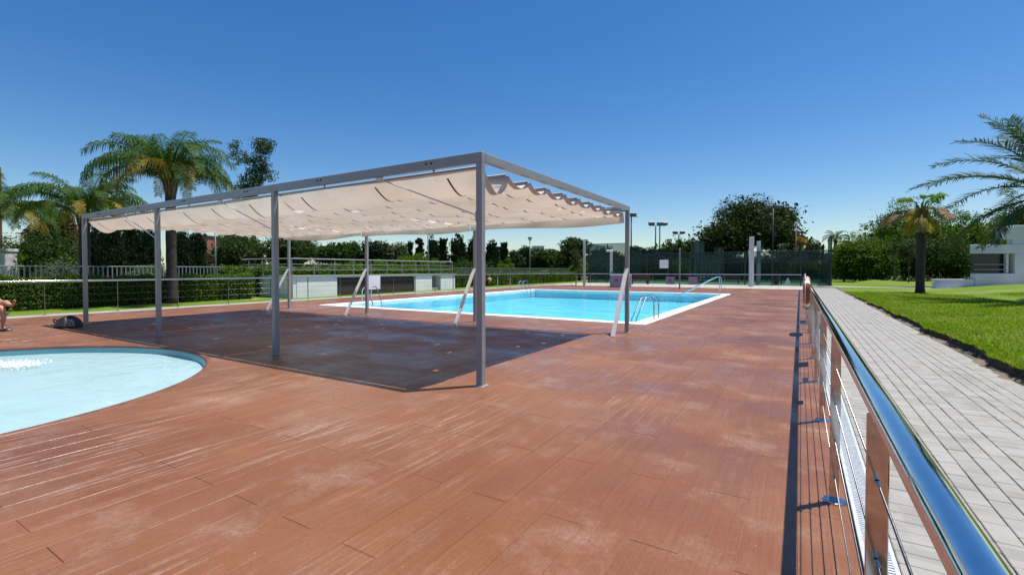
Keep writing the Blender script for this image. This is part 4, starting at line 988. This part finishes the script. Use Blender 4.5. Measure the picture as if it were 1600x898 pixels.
MB().tube([(-.13,-.10,.012),(-.09,-.10,.012),(.02,-.10,.012),(.10,-.10,.012),(.14,-.10,.012)], [.02,.012,.012,.012,.006], 8).add([(-.16,-.145,.002),(.12,-.155,.002),(.16,-.10,.002),(.12,-.05,.002),(-.16,-.06,.002),(-.16,-.145,.022),(.12,-.155,.022),(.16,-.10,.022),(.12,-.05,.022),(-.16,-.06,.022)], [(4,3,2,1,0),(5,6,7,8,9),(0,1,6,5),(1,2,7,6),(2,3,8,7),(3,4,9,8),(4,0,5,9)]).build('sole', M['sandal'], sn)
MB().tube([(.03,-.16,.02),(.04,-.14,.065),(.045,-.10,.085),(.04,-.06,.065),(.03,-.04,.02)], .016, 8).build('strap', M['sandal'], sn, True)
sn2 = copy_tree(sn); sn2['label'] = 'empty grey sandal lying beside the seated person'; sn2.location = (ft.x-.14, ft.y-.30, 0); sn2.rotation_euler[2] = YAW+.5
ch = thing('folding_chair', 'low folding chair carrying the seated person at the left edge', 'chair', ft - Vector((math.cos(YAW), math.sin(YAW), 0))*.10, YAW)
MB().bbox((-.62,-.24,.36),(-.16,.24,.385),.008).build('seat', M['short'], ch)
m = MB().bbox((-.24,-.24,0),(.24,.24,.025),.008); o = m.build('backrest', M['short'], ch); o.rotation_euler = (0, R(-78), 0); o.location = (-.675, 0, .64)
for s in (-.25, .25):
    MB().tube([(-.18,s,0),(-.62,s,.40),(-.74,s,.92)], .013, 8).build('leg', M['satin'], ch, True); MB().tube([(-.62,s,0),(-.20,s,.37)], .013, 8).build('leg', M['satin'], ch, True)
# distant sitter behind the front post
p = P(765.5, 40.2); p2 = thing('person', 'distant person with bare back sitting on the grass beyond the pool', 'person', (p.x,p.y,-.01), 2.6)
skin_body('body', [(0,0,.17,(.17,.14)), (.03,0,.38,(.14,.11)), (.10,0,.60,(.17,.11)), (.13,0,.70,(.08,.07)), (.16,0,.78,.055), (.20,0,.86,(.09,.085)), (.21,0,.95,(.09,.085)), (.21,0,1.0,.06),
     (.14,-.10,.17,.09), (.44,-.12,.46,.065), (.48,-.12,.24,.05), (.50,-.12,.06,.04), (.64,-.12,.03,.025), (.14,.10,.17,.09), (.44,.12,.46,.065), (.48,.12,.24,.05), (.50,.12,.06,.04), (.64,.12,.03,.025),
     (.10,-.20,.64,.055), (.20,-.23,.42,.042), (.40,-.14,.48,.032), (.10,.20,.64,.055), (.20,.23,.42,.042), (.40,.14,.48,.032)],
     [(0,1),(1,2),(2,3),(3,4),(4,5),(5,6),(6,7),(0,8),(8,9),(9,10),(10,11),(11,12),(0,13),(13,14),(14,15),(15,16),(16,17),(2,18),(18,19),(19,20),(2,21),(21,22),(22,23)], M['skin'], p2, sub=1)
skin_body('shorts', [(0,0,.15,(.18,.155)), (.03,0,.26,(.15,.12)), (.16,-.10,.19,.105), (.30,-.11,.33,.09), (.16,.10,.19,.105), (.30,.11,.33,.09)], [(0,1),(0,2),(2,3),(0,4),(4,5)], M['short'], p2, sub=1)
skin_body('hair', [(.18,0,.95,(.09,.095)), (.17,0,.88,(.07,.08)), (.20,0,1.0,.08)], [(1,0),(0,2)], M['hair'], p2, sub=1)
# bag by the leftmost front post
bp = Vector((-15.12, 4.18, 0)); bgt = thing('beach_bag', 'black beach bag with patterned side slumped by the leftmost front post', 'bag', bp, YAW)
def blob(sx, sy, sz, nu=20, nv=10, fl=.0):
    m = MB()
    for j in range(nv+1):
        for i in range(nu):
            a = 2*math.pi*i/nu; e = math.pi/2*j/nv; k = 1+.07*math.sin(3*a+1)+.05*math.sin(5*a)
            m.v.append((.07*math.sin(e)+sx*math.cos(a)*math.cos(e)**1.25*k, sy*math.sin(a)*math.cos(e)**.95*k, sz*math.sin(e)**.8*(1+.12*math.sin(2*a))))
    for j in range(nv):
        for i in range(nu): m.f.append((j*nu+i, j*nu+(i+1)%nu, (j+1)*nu+(i+1)%nu, (j+1)*nu+i))
    m.f.append(tuple(range(nu-1,-1,-1))); return m
bgt.scale = (.85,.85,.8); blob(.36,.19,.33).build('body', M['bagd'], bgt, True)
m = MB(); 
for j in range(7):
    for i in range(11):
        a = math.pi*1.18 + math.pi*.64*i/10; e = R(6)+R(58)*j/6; k = (1+.07*math.sin(3*a+1)+.05*math.sin(5*a))*1.035
        m.v.append((.07*math.sin(e)+.36*math.cos(a)*math.cos(e)**1.25*k, .19*math.sin(a)*math.cos(e)**.95*k, .33*math.sin(e)**.8*(1+.12*math.sin(2*a))))
for j in range(6):
    for i in range(10): m.f.append((j*11+i, j*11+i+1, (j+1)*11+i+1, (j+1)*11+i))
m.build('patterned_panel', M['bagp'], bgt, True)
MB().tube([(-.30,-.02,.10),(-.37,-.03,.20),(-.36,-.02,.26),(-.28,0,.20)], .018, 8).build('handle', M['bagd'], bgt, True)
MB().tube([(-.1,-.03,.28),(.0,-.04,.335),(.12,-.03,.33),(.24,0,.25),(.33,.0,.14)], .013, 8).build('handle', M['bagd'], bgt, True)
